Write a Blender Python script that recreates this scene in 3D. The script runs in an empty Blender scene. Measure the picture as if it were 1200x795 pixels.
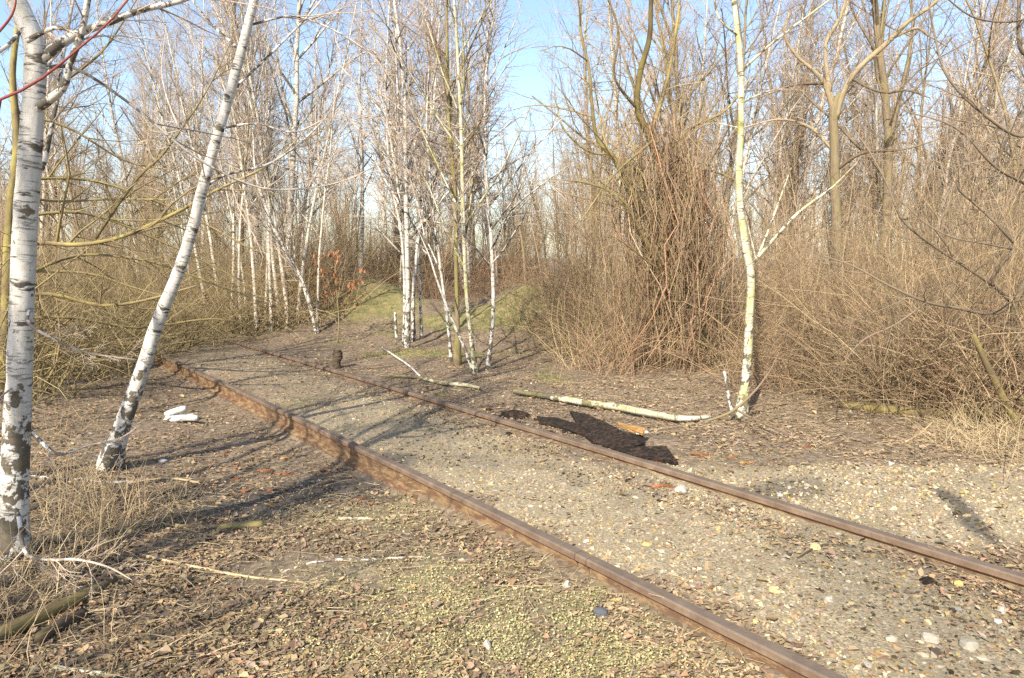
import bpy, bmesh, math
import numpy as np
from mathutils import Vector, Matrix

# ------------------------------------------------------------------ camera, sky, sun, exposure
scene = bpy.context.scene
C = scene.collection
FPX, YH, CAMZ = 850.0, 305.0, 1.52            # focal length in photo pixels, horizon row, eye height
PITCH = math.atan2(397.5 - YH, FPX)
cam = bpy.data.cameras.new("camera")
cam.sensor_width = 36.0
cam.lens = 36.0 * FPX / 1200.0
cam.clip_start, cam.clip_end = 0.05, 2000.0
cam_o = bpy.data.objects.new("camera", cam)
cam_o.location = (0, 0, CAMZ)
cam_o.rotation_euler = (math.pi / 2 - PITCH, 0, 0)
C.objects.link(cam_o)
scene.camera = cam_o

SUN_ELEV = math.radians(37)
SUN_AZ = math.radians(23)                     # shadows run 23 degrees right of straight ahead
sun_from = Vector((-math.sin(SUN_AZ) * math.cos(SUN_ELEV), -math.cos(SUN_AZ) * math.cos(SUN_ELEV), math.sin(SUN_ELEV)))
world = bpy.data.worlds.new("World")
scene.world = world
world.use_nodes = True
wn = world.node_tree
sky = wn.nodes.new("ShaderNodeTexSky")
sky.sky_type = 'NISHITA'
sky.sun_disc = False
sky.sun_elevation = SUN_ELEV
sky.sun_rotation = math.atan2(sun_from.x, sun_from.y)
sky.air_density, sky.dust_density, sky.ozone_density = 1.0, 1.2, 1.0
bg = wn.nodes["Background"]
bg.inputs["Strength"].default_value = 0.15
wn.links.new(sky.outputs[0], bg.inputs[0])
sun = bpy.data.lights.new("sun", 'SUN')
sun.energy = 5.0
sun.angle = math.radians(0.5)
sun.color = (1.0, 0.91, 0.77)
sun_o = bpy.data.objects.new("sun", sun)
sun_o.rotation_euler = (-sun_from).to_track_quat('-Z', 'Y').to_euler()
sun_o.location = (-6, -12, 14)
C.objects.link(sun_o)
vs = scene.view_settings
vs.view_transform, vs.look, vs.gamma, vs.use_curve_mapping = 'Standard', 'None', 1.0, False
vs.exposure = 0.88
scene.cycles.max_bounces = 4
scene.cycles.diffuse_bounces = 2
scene.cycles.use_denoising = False

rng = np.random.default_rng(7)

# ------------------------------------------------------------------ numbers: noise, track line, terrain
_tab = np.random.default_rng(3).random((256, 256))
def vnoise(x, y):
    x = np.asarray(x, float); y = np.asarray(y, float)
    xi = np.floor(x).astype(int); yi = np.floor(y).astype(int)
    fx = x - xi; fy = y - yi
    fx = fx * fx * (3 - 2 * fx); fy = fy * fy * (3 - 2 * fy)
    a = _tab[xi & 255, yi & 255]; b = _tab[(xi + 1) & 255, yi & 255]
    c = _tab[xi & 255, (yi + 1) & 255]; d = _tab[(xi + 1) & 255, (yi + 1) & 255]
    return (a * (1 - fx) + b * fx) * (1 - fy) + (c * (1 - fx) + d * fx) * fy
def fbm(x, y, o=4):
    s = 0; a = 1; t = 0
    for k in range(o):
        s = s + a * vnoise(x * 2 ** k + 17 * k, y * 2 ** k + 31 * k); t += a; a *= .5
    return s / t
def sm(x, a, b):
    t = np.clip((np.asarray(x, float) - a) / (b - a), 0, 1)
    return t * t * (3 - 2 * t)
def blob(x, y, cx, cy, rx, ry, ang=0.0):
    c, s = math.cos(ang), math.sin(ang)
    dx, dy = x - cx, y - cy
    return np.exp(-(((dx * c + dy * s) / rx) ** 2 + ((-dx * s + dy * c) / ry) ** 2))

RAILZ, GAUGE = 0.05, 1.5
def raydir(px, py):
    a = (px - 600) / FPX; b = (397.5 - py) / FPX
    return a, math.cos(PITCH) + b * math.sin(PITCH), -math.sin(PITCH) + b * math.cos(PITCH)
def on_plane(px, py, z):
    dx, dy, dz = raydir(px, py); s = (z - CAMZ) / dz
    return dx * s, dy * s
_near = [(187, 411), (233, 430), (278, 450), (307, 463), (338, 480), (378, 500), (430, 523), (517, 565), (567, 592), (600, 608), (667, 643), (733, 673), (783, 700), (883, 747), (967, 787)]
_far = [(282, 405), (317, 415), (347, 422.5), (367, 427.5), (408, 440), (442, 449), (470, 457.5), (527, 473), (563, 485), (650, 509), (717, 529), (750, 539), (850, 570), (933, 596), (1000, 615), (1100, 643), (1192, 673)]
_N = np.array([on_plane(*p, RAILZ) for p in _near]); _F = np.array([on_plane(*p, RAILZ) for p in _far])
TH = math.atan2(*(_N[0] - _N[-1]))
ROT = np.array([[math.cos(TH), -math.sin(TH)], [math.sin(TH), math.cos(TH)]])
_n = _N @ ROT.T; _q = _F @ ROT.T
_A = np.r_[np.c_[np.ones(len(_n)), _n[:, 1], _n[:, 1] ** 2], np.c_[np.ones(len(_q)), _q[:, 1], _q[:, 1] ** 2]]
_y = np.r_[_n[:, 0], _q[:, 0] - GAUGE]; _w = 1 / np.r_[_n[:, 1], _q[:, 1]] ** 1.5
TC = np.linalg.lstsq(_A * _w[:, None], _y * _w, rcond=None)[0]
def track(x, y):
    cr = x * ROT[0, 0] + y * ROT[0, 1]; u = x * ROT[1, 0] + y * ROT[1, 1]
    return u, cr - (TC[0] + TC[1] * u + TC[2] * u * u)       # along, across (0 = near rail, GAUGE = far rail)
def untrack(u, v):
    cr = v + TC[0] + TC[1] * u + TC[2] * u * u
    return cr * ROT[0, 0] + u * ROT[1, 0], cr * ROT[0, 1] + u * ROT[1, 1]

def H(x, y, low=False):
    x = np.asarray(x, float); y = np.asarray(y, float)
    u, v = track(x, y)
    expo = .30 + .70 * sm(u, 2.4, 5.2)
    left = -0.145 * expo * (.45 + .55 * sm(-v, -.03, 0.10)) if not low else -0.145 * expo * (.45 + .55 * sm(-v, -.03, 0.10)) * (1 - sm(v, .35, .75))
    left = left + .08 * sm(-v, .5, 2.2)
    out = sm(-v, .25, 1.0) + sm(v - GAUGE, .2, 1.0)
    z = np.where(v < (.75 if low else 0.02), left, 0.0)
    z = z + .035 * sm(v - GAUGE, .3, 1.5)
    z = z + out * (.10 * (fbm(x * .7, y * .7, 3) - .5) + .05 * (fbm(x * 3, y * 3, 3) - .5))
    inn = (1 - np.clip(out, 0, 1))
    z = z + inn * .018 * (fbm(x * 2.2 + 9, y * 2.2, 3) - .5) - .012 * inn * sm(np.abs(v - GAUGE / 2), .5, .66) * (v > 0) * (v < GAUGE)
    z = z + .85 * blob(x, y, -3.2, 16.8, 2.0, 1.9) + .80 * blob(x, y, .5, 15.0, 1.7, 1.6) + .75 * sm(y, 16, 26) * sm(v, 1.9, 4.5)
    bk = blob(x, y, -3.2, 16.8, 2.6, 2.4) + blob(x, y, .5, 15.0, 2.2, 2.0)
    z = z + bk * (.5 * (fbm(x * .9 + 4, y * .9, 3) - .5) + .14 * (fbm(x * 4, y * 4, 2) - .5))
    z = z + .9 * sm(y, 30, 80)
    z = z + .16 * blob(x, y, -3.0, 3.4, .9, .9)
    return z
def G(px, py, dz=0.0):
    z = 0.0
    for _ in range(12):
        x, y = on_plane(px, py, z)
        z = .5 * z + .5 * float(H(x, y))
    return np.array([x, y, z + dz])
def P(px, py, Y):
    dx, dy, dz = raydir(px, py); s = Y / dy
    return np.array([dx * s, Y, CAMZ + dz * s])

# ground cover weights, used by the ground sheet and by everything strewn on it
def cover(x, y):
    u, v = track(x, y)
    n1 = fbm(x * 1.3, y * 1.3, 4); n2 = fbm(x * 3.1 + 40, y * 3.1, 3)
    bed = sm(v + (n2 - .5) * .35, .02, .22) * (1 - sm(v + (n2 - .5) * .35, GAUGE - .34, GAUGE - .12))
    bed = bed * (1 - .55 * sm(u + (n1 - .5) * 4, 6.0, 9.0))
    bx, by = on_plane(1040, 590, 0)
    bedr = blob(x, y, bx, by, 1.9, .75, .10) * 1.4
    bx2, by2 = on_plane(880, 570, 0)
    bedr = bedr + blob(x, y, bx2, by2, .8, .22, -.55)
    bed = np.clip(np.maximum(bed, sm(bedr + (n2 - .5) * .8, .35, .75)), 0, 1)
    e7 = on_plane(730, 705, -.05); e8 = on_plane(540, 760, -.05); a = on_plane(690, 765, -.05); b = on_plane(520, 690, -.06); c = on_plane(760, 700, 0); d = on_plane(430, 600, -.08)
    yel = 1.2 * blob(x, y, a[0], a[1], .42, .24) + .85 * blob(x, y, b[0], b[1], .6, .5) + .6 * blob(x, y, d[0], d[1], .6, .4) + 1.1 * blob(x, y, e7[0], e7[1], .26, .14) + .8 * blob(x, y, e8[0], e8[1], .7, .35)
    yel = np.clip(yel * (.25 + .75 * sm(fbm(x * 7 + 3, y * 7, 3), .3, .6)) * (v < -.04), 0, 1)
    k1 = on_plane(1110, 592, 0); k2 = on_plane(1150, 625, 0)
    cin = sm(blob(x, y, (k1[0] + k2[0]) / 2, (k1[1] + k2[1]) / 2, .50, .07, math.atan2(k2[1] - k1[1], k2[0] - k1[0])) + (n2 - .5) * .6, .25, .7)
    e = on_plane(310, 560, -.05)
    cin = np.maximum(cin, .8 * sm(blob(x, y, e[0] + .2, e[1] - .1, 1.2, .5, .5) + (n2 - .5) * .9, .35, .8))
    cin = np.maximum(cin, .22 * bed * sm(fbm(x * 1.1 + 20, y * 1.1, 4), .47, .64))
    f = on_plane(960, 575, 0)
    cin = np.maximum(cin, .6 * sm(blob(x, y, f[0], f[1], .8, .3, .1) + (n1 - .5) * 1.2, .5, .9))
    grs = np.clip(sm(1.2 * blob(x, y, -3.0, 15.8, 1.9, 1.7) + 1.2 * blob(x, y, .5, 14.2, 1.5, 1.2) + 1.1 * blob(x, y, -1.3, 11.4, 1.0, .6) + .7 * blob(x, y, .45, 9.0, .3, .9) + .45 * blob(x, y, -2.7, 3.2, .5, .35) + (n1 - .5) * 1.5 + (n2 - .5) * .8, .40, .95), 0, 1)
    return bed, yel, cin, grs

# ------------------------------------------------------------------ materials
class NT:
    def __init__(s, name):
        s.m = bpy.data.materials.new(name); s.m.use_nodes = True
        s.t = s.m.node_tree; s.b = s.t.nodes["Principled BSDF"]
        s.b.inputs["Roughness"].default_value = .9
        s.b.inputs["Specular IOR Level"].default_value = .25
    def n(s, typ, **kw):
        nd = s.t.nodes.new(typ)
        for k, v in kw.items(): setattr(nd, k, v)
        return nd
    def l(s, a, b): s.t.links.new(a, b)
    def set(s, sock, v):
        if hasattr(v, 'is_linked') or hasattr(v, 'links'): s.l(v, sock)
        else: sock.default_value = v
    def attr(s, name, out='Fac'): 
        return s.n("ShaderNodeAttribute", attribute_name=name).outputs[out]
    def noise(s, vec, scale, detail=3, rough=.55, col=False):
        nd = s.n("ShaderNodeTexNoise")
        nd.inputs["Scale"].default_value = scale; nd.inputs["Detail"].default_value = detail; nd.inputs["Roughness"].default_value = rough
        if vec is not None: s.l(vec, nd.inputs["Vector"])
        return nd.outputs["Color" if col else "Fac"]
    def scale(s, vec, sc):
        nd = s.n("ShaderNodeVectorMath", operation='MULTIPLY'); s.l(vec, nd.inputs[0]); nd.inputs[1].default_value = sc
        return nd.outputs[0]
    def rng(s, v, a, b, c=0., d=1.):
        nd = s.n("ShaderNodeMapRange"); s.set(nd.inputs[0], v)
        for i, q in enumerate((a, b, c, d)): s.set(nd.inputs[1 + i], q)
        return nd.outputs[0]
    def mix(s, f, a, b, bt='MIX'):
        nd = s.n("ShaderNodeMix", data_type='RGBA', blend_type=bt)
        s.set(nd.inputs[0], f)
        for i, q in ((6, a), (7, b)):
            if isinstance(q, tuple): q = (*q, 1.0) if len(q) == 3 else q
            s.set(nd.inputs[i], q)
        return nd.outputs[2]
    def math(s, op, a, b=0.):
        nd = s.n("ShaderNodeMath", operation=op); s.set(nd.inputs[0], a); s.set(nd.inputs[1], b)
        return nd.outputs[0]
    def ramp(s, f, stops):
        nd = s.n("ShaderNodeValToRGB"); el = nd.color_ramp.elements
        while len(el) < len(stops): el.new(.5)
        for e, (p, c) in zip(el, stops): e.position = p; e.color = (*c, 1)
        s.l(f, nd.inputs[0]); return nd.outputs[0]
    def obj(s): return s.n("ShaderNodeTexCoord").outputs["Object"]
    def bump(s, h, st=.4, d=.02):
        nd = s.n("ShaderNodeBump"); nd.inputs["Strength"].default_value = st; nd.inputs["Distance"].default_value = d
        s.l(h, nd.inputs["Height"]); s.l(nd.outputs[0], s.b.inputs["Normal"])
    def done(s, col):
        s.set(s.b.inputs["Base Color"], col if not isinstance(col, tuple) else (*col, 1)); return s.m

def birch_mat(name, white, moss, mossamt, twig, dark=1.0):
    t = NT(name); tc = t.attr('tc', 'Vector'); rad = t.attr('rad'); rnd = t.attr('rnd')
    sep = t.n("ShaderNodeSeparateXYZ"); t.l(tc, sep.inputs[0]); v = sep.outputs[2]
    big = t.noise(t.scale(tc, (5, 5, 2.5)), 1.0, 3)
    w = t.mix(t.rng(big, .3, .7), white, tuple(c * .66 for c in white))
    w = t.mix(t.rng(t.noise(t.scale(tc, (40, 40, 26)), 1.0, 4, .7), .52, .72, 0, .55), w, (.30, .26, .20))
    len_ = t.rng(t.noise(t.scale(tc, (10, 10, 75)), 1.0, 3), .57, .66)
    w = t.mix(t.math('MULTIPLY', len_, .75), w, (.09, .075, .06))
    thr = t.rng(v, 0.1, 2.0, .50 - .05 * dark, .68)
    pn = t.noise(t.scale(tc, (11, 11, 9)), 1.0, 4, .6)
    patch = t.rng(t.math('SUBTRACT', pn, thr), 0.0, .035)
    scar = t.rng(t.noise(t.scale(tc, (3.2, 3.2, 13)), 1.0, 4, .7), .575, .62)
    patch = t.math('MAXIMUM', patch, scar)
    w = t.mix(t.math('MULTIPLY', patch, .93), w, t.mix(t.rng(pn, .45, .7), (.035, .030, .024), (.11, .085, .05)))
    w = t.mix(t.rng(t.noise(t.scale(tc, (70, 70, 8)), 1.0, 4, .7), .5, .75, 0, .35), w, (.20, .17, .13))
    mo = t.math('MULTIPLY', t.rng(t.noise(t.scale(tc, (7, 7, 3)), 1.0, 4, .65), .62 - .3 * mossamt, .78 - .25 * mossamt), min(1., .35 + mossamt))
    w = t.mix(mo, w, moss)
    tw = t.mix(rnd, twig, tuple(c * 1.7 for c in twig))
    col = t.mix(t.rng(rad, .003, .0085), tw, w)
    t.bump(t.math('SUBTRACT', pn, t.math('MULTIPLY', patch, .6)), .5, .01)
    return t.done(col)

def wood_mat(name, cols, thick, moss=None, mossamt=.5, r0=.006, r1=.02):
    t = NT(name); tc = t.attr('tc', 'Vector'); rad = t.attr('rad'); rnd = t.attr('rnd')
    k = len(cols)
    tw = t.ramp(rnd, [(i / (k - 1), c) for i, c in enumerate(cols)])
    n1 = t.noise(t.scale(tc, (30, 30, 6)), 1.0, 4, .6)
    th = t.mix(t.rng(n1, .3, .7), tuple(c * .55 for c in thick), thick)
    if moss:
        mo = t.rng(t.noise(t.scale(tc, (5, 5, 2)), 1.0, 4, .6), .62 - .3 * mossamt, .75 - .25 * mossamt)
        th = t.mix(mo, th, moss)
    col = t.mix(t.rng(rad, r0, r1), tw, th)
    if name in ('tan_brush', 'reddish_vine', 'olive_mossy_wood', 'tan_tree_wood'):
        oi = t.n('ShaderNodeObjectInfo')
        col = t.mix(oi.outputs['Random'], t.mix(1., col, (.46, .42, .39), 'MULTIPLY'), t.mix(1., col, (1.10, 1.05, .98), 'MULTIPLY'))  # random tone per object; its dark end paints in the brush's shaded hollows
    t.bump(n1, .6, .01)
    return t.done(col)

def col_mat(name, rough=.9):
    t = NT(name); t.b.inputs["Roughness"].default_value = rough
    c = t.attr('col', 'Color')
    n = t.noise(t.obj(), 60, 3)
    return t.done(t.mix(t.rng(n, .3, .7, 0, .35), c, t.mix(1., c, (.45, .42, .4), 'MULTIPLY')))

M = {}
M['birch'] = birch_mat('white_birch_bark', (.64, .61, .55), (.16, .15, .05), .22, (.32, .255, .195))
M['birch_moss'] = birch_mat('mossy_birch_bark', (.62, .585, .45), (.28, .27, .07), .55, (.24, .175, .12), .5)
M['birch_far'] = birch_mat('thin_birch_bark', (.66, .60, .50), (.26, .22, .11), .35, (.29, .225, .175), .6)  # pale twig colour paints in the haze of the far wood
M['birch_log'] = birch_mat('stained_birch_bark', (.60, .56, .45), (.24, .22, .07), .6, (.24, .175, .12), 3.0)
M['olive'] = wood_mat('olive_mossy_wood', [(.17, .135, .075), (.31, .26, .135), (.40, .34, .185), (.27, .205, .135)], (.22, .175, .10), (.31, .275, .095), .62)
M['grey'] = wood_mat('grey_brown_wood', [(.19, .145, .11), (.30, .23, .17), (.24, .175, .14)], (.26, .21, .145), (.24, .22, .09), .45)
M['alder'] = wood_mat('dark_alder_bark', [(.15, .12, .085), (.24, .185, .13)], (.16, .125, .085), (.20, .18, .075), .45)
M['tan'] = wood_mat('tan_brush', [(.20, .16, .10), (.38, .30, .18), (.54, .44, .28), (.43, .33, .20), (.33, .225, .145), (.48, .40, .26)], (.38, .31, .19), (.26, .23, .10), .3)
M['tan_tree'] = wood_mat('tan_tree_wood', [(.35, .275, .195), (.50, .40, .28), (.43, .325, .225)], (.34, .28, .19), (.28, .25, .12), .45)  # twigs lightened to stand in for haze over distant trees
M['red'] = wood_mat('reddish_vine', [(.14, .095, .065), (.34, .245, .165), (.46, .355, .24), (.36, .205, .13), (.27, .205, .135), (.22, .15, .10)], (.32, .21, .14))
M['straw'] = wood_mat('dry_straw', [(.30, .22, .12), (.48, .37, .21), (.58, .46, .28), (.38, .29, .17)], (.4, .3, .18))
M['darkwood'] = wood_mat('dark_rotten_wood', [(.05, .04, .03), (.08, .06, .04)], (.10, .075, .05), (.10, .09, .03), .4)
M['redshoot'] = wood_mat('red_shoot_bark', [(.18, .045, .045), (.24, .07, .06)], (.2, .05, .05), None, r0=.5, r1=.6)
M['col'] = col_mat('strewn_pieces')
M['stone'] = col_mat('stone_surface', .8)

def rust_mat():
    t = NT('rusty_steel'); o = t.obj()
    n1 = t.noise(o, 9, 5, .65); n2 = t.noise(o, 60, 4, .6)
    c = t.ramp(n1, [(.25, (.09, .050, .032)), (.5, (.16, .105, .072)), (.62, (.20, .14, .098)), (.8, (.28, .195, .115))])
    c = t.mix(t.rng(n2, .5, .75, 0, .6), c, (.19, .105, .058))
    geo = t.n("ShaderNodeNewGeometry"); sep = t.n("ShaderNodeSeparateXYZ"); t.l(t.attr('part', 'Vector'), sep.inputs[0])
    worn = t.mix(t.rng(n1, .35, .7), (.115, .088, .066), (.17, .132, .098))
    c = t.mix(sep.outputs[0], c, worn)
    rc = t.attr('rc', 'Vector')
    lich = t.mix(t.rng(t.noise(t.scale(rc, (8, 24, 24)), 1.0, 5, .7), .45, .62), (.12, .064, .036), (.30, .205, .10))
    c = t.mix(sep.outputs[1], c, lich)
    t.b.inputs["Roughness"].default_value = .72
    t.bump(n2, .35, .006)
    return t.done(c)
M['rust'] = rust_mat()
def char_mat():
    t = NT('charred_board'); o = t.obj(); n = t.noise(o, 30, 4, .6)
    n2 = t.noise(t.scale(o, (14, 60, 60)), 1.0, 4, .7); t.bump(n2, 1.0, .02)
    return t.done(t.mix(t.rng(n, .42, .7), (.012, .009, .007), t.mix(t.rng(n2, .4, .7), (.035, .022, .015), (.13, .080, .050))))
M['char'] = char_mat()
def plain(name, a, b, sc=20, rough=.85):
    t = NT(name); n = t.noise(t.obj(), sc, 4, .6); t.b.inputs["Roughness"].default_value = rough; t.bump(n, .4, .01)
    return t.done(t.mix(t.rng(n, .35, .65), a, b))
M['plastic'] = plain('dirty_white_plastic', (.62, .61, .57), (.46, .44, .39), 9, .6)
M['rustwood'] = plain('orange_brown_rotten_wood', (.30, .12, .05), (.14, .06, .03), 25)
M['leaf_orange'] = plain('withered_orange_leaf', (.36, .15, .07), (.21, .085, .045), 3)
M['yellowwood'] = plain('broken_yellow_wood', (.42, .24, .08), (.25, .13, .05), 25)

def ground_mat():
    t = NT('forest_floor'); o = t.obj()
    bed, yel, cin, grs = t.attr('bed'), t.attr('yel'), t.attr('cin'), t.attr('grs')
    vor = t.n("ShaderNodeTexVoronoi"); vor.inputs["Scale"].default_value = 34; t.l(o, vor.inputs["Vector"])
    vs_ = t.n("ShaderNodeSeparateXYZ"); t.l(vor.outputs["Color"], vs_.inputs[0])
    big = t.noise(o, .9, 4, .6); fine = t.noise(o, 55, 4, .65)
    lit = t.ramp(vs_.outputs[0], [(0, (.10, .075, .050)), (.35, (.16, .12, .080)), (.7, (.23, .175, .115)), (1, (.31, .245, .165))])
    lit = t.mix(t.rng(big, .35, .65, 0, .6), lit, (.13, .098, .070))
    v2 = t.n("ShaderNodeTexVoronoi"); v2.inputs["Scale"].default_value = 110; t.l(o, v2.inputs["Vector"])
    s2 = t.n("ShaderNodeSeparateXYZ"); t.l(v2.outputs["Color"], s2.inputs[0])
    gra = t.ramp(s2.outputs[0], [(0, (.15, .125, .085)), (.4, (.26, .215, .14)), (.75, (.34, .28, .175)), (.92, (.38, .31, .18)), (1, (.48, .43, .34))])
    gra = t.mix(t.rng(t.noise(o, 3, 4), .4, .65, 0, .55), gra, (.22, .175, .115))
    c = t.mix(bed, lit, gra)
    c = t.mix(t.math('MULTIPLY', yel, .5), c, (.30, .27, .12))
    c = t.mix(t.math('MULTIPLY', cin, .85), c, t.mix(fine, (.03, .03, .032), (.08, .075, .07)))
    g = t.mix(t.rng(t.noise(o, 6, 4), .35, .65), (.10, .115, .035), (.24, .20, .085))
    c = t.mix(t.math('MULTIPLY', grs, .85), c, g)
    t.bump(fine, .45, .012)
    return t.done(c)
M['ground'] = ground_mat()

# ------------------------------------------------------------------ geometry helpers
class Geo:
    def __init__(s): s.v = []; s.q = []; s.t = []; s.a = {}; s.n = 0
    def add(s, v, q=None, t=None, **attrs):
        v = np.asarray(v, float)
        if q is not None and len(q): s.q.append(np.asarray(q, int) + s.n)
        if t is not None and len(t): s.t.append(np.asarray(t, int) + s.n)
        s.v.append(v); s.n += len(v)
        for k, a in attrs.items(): s.a.setdefault(k, []).append(np.asarray(a, float))
        return s
    def mesh(s, name, mat, origin=(0, 0, 0), smooth=True):
        V = np.concatenate(s.v) - np.asarray(origin)
        me = bpy.data.meshes.new(name)
        q = np.concatenate(s.q) if s.q else np.zeros((0, 4), int)
        t = np.concatenate(s.t) if s.t else np.zeros((0, 3), int)
        li = np.concatenate([q.ravel(), t.ravel()])
        me.vertices.add(len(V)); me.vertices.foreach_set('co', V.astype(np.float32).ravel())
        me.loops.add(len(li)); me.loops.foreach_set('vertex_index', li.astype(np.int32))
        me.polygons.add(len(q) + len(t))
        st = np.concatenate([np.arange(len(q)) * 4, len(q) * 4 + np.arange(len(t)) * 3])
        me.polygons.foreach_set('loop_start', st.astype(np.int32))
        me.update(calc_edges=True)
        for k, al in s.a.items():
            a = np.concatenate(al)
            if a.ndim == 1:
                at = me.attributes.new(k, 'FLOAT', 'POINT'); at.data.foreach_set('value', a.astype(np.float32))
            elif k == 'col':
                at = me.attributes.new(k, 'FLOAT_COLOR', 'POINT'); at.data.foreach_set('color', np.c_[a, np.ones(len(a))].astype(np.float32).ravel())
            else:
                at = me.attributes.new(k, 'FLOAT_VECTOR', 'POINT'); at.data.foreach_set('vector', a.astype(np.float32).ravel())
        if smooth: me.shade_smooth()
        else: me.shade_flat()
        if mat is not None: me.materials.append(mat)
        return me

def norm(a): return a / np.maximum(np.linalg.norm(a, axis=-1, keepdims=True), 1e-9)
def tubes(g, Pt, R, sides=3, cap=True, rnd=None, knob=0.0):
    Pt = np.asarray(Pt, float); R = np.asarray(R, float)
    N, K, _ = Pt.shape
    T = norm(np.gradient(Pt, axis=1))
    avg = norm(Pt[:, -1] - Pt[:, 0])
    ref = np.where(np.abs(avg[:, 2:3]) < .8, np.array([[0, 0, 1.]]), np.array([[1., 0, 0]]))
    n1 = norm(np.cross(T, ref[:, None, :])); n2 = np.cross(T, n1)
    a = np.arange(sides) * 2 * math.pi / sides
    ca, sa = np.cos(a), np.sin(a)
    rr = R[:, :, None]
    if knob: rr = rr * (1 + knob * (rng.random((N, K, sides)) - .5))
    rr = np.broadcast_to(rr, (N, K, sides))
    V = Pt[:, :, None, :] + rr[..., None] * (ca[None, None, :, None] * n1[:, :, None, :] + sa[None, None, :, None] * n2[:, :, None, :])
    seg = np.linalg.norm(np.diff(Pt, axis=1), axis=2)
    arc = np.concatenate([np.zeros((N, 1)), np.cumsum(seg, axis=1)], axis=1)
    off = rng.random((N, 1, 1)) * 20 if N > 1 else np.zeros((1, 1, 1))
    tc = np.stack([rr * ca + off, rr * sa + off, np.broadcast_to(arc[:, :, None], (N, K, sides))], -1)
    if rnd is None: rnd = rng.random(N)
    b = (np.arange(N) * K * sides)[:, None, None]; k = np.arange(K - 1)[None, :, None] * sides; j = np.arange(sides)[None, None, :]
    j2 = (j + 1) % sides
    F = np.stack([b + k + j, b + k + j2, b + k + sides + j2, b + k + sides + j], -1).reshape(-1, 4)
    tri = None
    if cap:
        e = (np.arange(N) * K * sides + (K - 1) * sides)[:, None]
        s0 = (np.arange(N) * K * sides)[:, None]
        jj = np.arange(1, sides - 1)
        tri = np.stack([np.stack([e + 0 * jj, e + jj, e + jj + 1], -1), np.stack([s0 + 0 * jj, s0 + jj + 1, s0 + jj], -1)], 0).reshape(-1, 3)
    g.add(V.reshape(-1, 3), F, tri, rad=np.repeat(R.ravel(), sides), rnd=np.repeat(rnd, K * sides), tc=tc.reshape(-1, 3))

def grow(S, D, L, K, wander, up, r0, r1, curl=0.0):
    N = len(S); pts = np.zeros((N, K, 3)); pts[:, 0] = S; d = norm(np.asarray(D, float)); L = np.broadcast_to(L, (N,))
    bend = rng.normal(0, 1, (N, 3)) * curl
    up = np.broadcast_to(np.asarray(up, float), (N,)) if np.ndim(up) < 2 else up
    for k in range(1, K):
        w = rng.normal(0, wander, (N, 3)) + bend / K
        w[:, 2] += up
        d = norm(d + w)
        pts[:, k] = pts[:, k - 1] + d * (L / (K - 1))[:, None]
    f = np.linspace(0, 1, K)[None, :]
    R = np.broadcast_to(r0, (N,))[:, None] * (1 - f) + np.broadcast_to(r1, (N,))[:, None] * f
    return pts, R
def kids(Pt, R, n, tlo, thi, ang, asd, lf, taper=.6, lsd=.3, updir=0.0):
    N, K, _ = Pt.shape
    t = tlo + (thi - tlo) * ((np.arange(n)[None, :] + rng.random((N, n))) / n)
    i = np.clip((t * (K - 1)).astype(int), 0, K - 2); f = t * (K - 1) - i
    r_ = np.arange(N)[:, None]
    S = Pt[r_, i] * (1 - f)[..., None] + Pt[r_, i + 1] * f[..., None]
    T = norm(Pt[r_, i + 1] - Pt[r_, i]); Rt = R[r_, i] * (1 - f) + R[r_, i + 1] * f
    rv = rng.normal(0, 1, (N, n, 3)); perp = norm(rv - (rv * T).sum(-1, keepdims=True) * T)
    a = rng.normal(ang, asd, (N, n))
    D = np.cos(a)[..., None] * T + np.sin(a)[..., None] * perp
    D[..., 2] += updir
    plen = np.linalg.norm(np.diff(Pt, axis=1), axis=2).sum(1)[:, None]
    L = plen * lf * (1 - taper * (t - tlo) / max(thi - tlo, 1e-6)) * np.clip(rng.normal(1, lsd, (N, n)), .35, 1.8)
    return S.reshape(-1, 3), D.reshape(-1, 3), L.ravel(), Rt.ravel()

def spline(pts, K):
    pts = np.asarray(pts, float); n = len(pts)
    d = np.r_[0, np.cumsum(np.linalg.norm(np.diff(pts[:, :3], axis=0), axis=1))]
    t = np.linspace(0, d[-1], K)
    m = np.zeros_like(pts)
    m[1:-1] = (pts[2:] - pts[:-2]) / (d[2:] - d[:-2])[:, None]; m[0] = (pts[1] - pts[0]) / (d[1] - d[0]); m[-1] = (pts[-1] - pts[-2]) / (d[-1] - d[-2])
    i = np.clip(np.searchsorted(d, t, side='right') - 1, 0, n - 2); h = (d[i + 1] - d[i])[:, None]; s = ((t - d[i])[:, None]) / h
    return (2 * s ** 3 - 3 * s ** 2 + 1) * pts[i] + (s ** 3 - 2 * s ** 2 + s) * h * m[i] + (-2 * s ** 3 + 3 * s ** 2) * pts[i + 1] + (s ** 3 - s ** 2) * h * m[i + 1]

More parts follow.
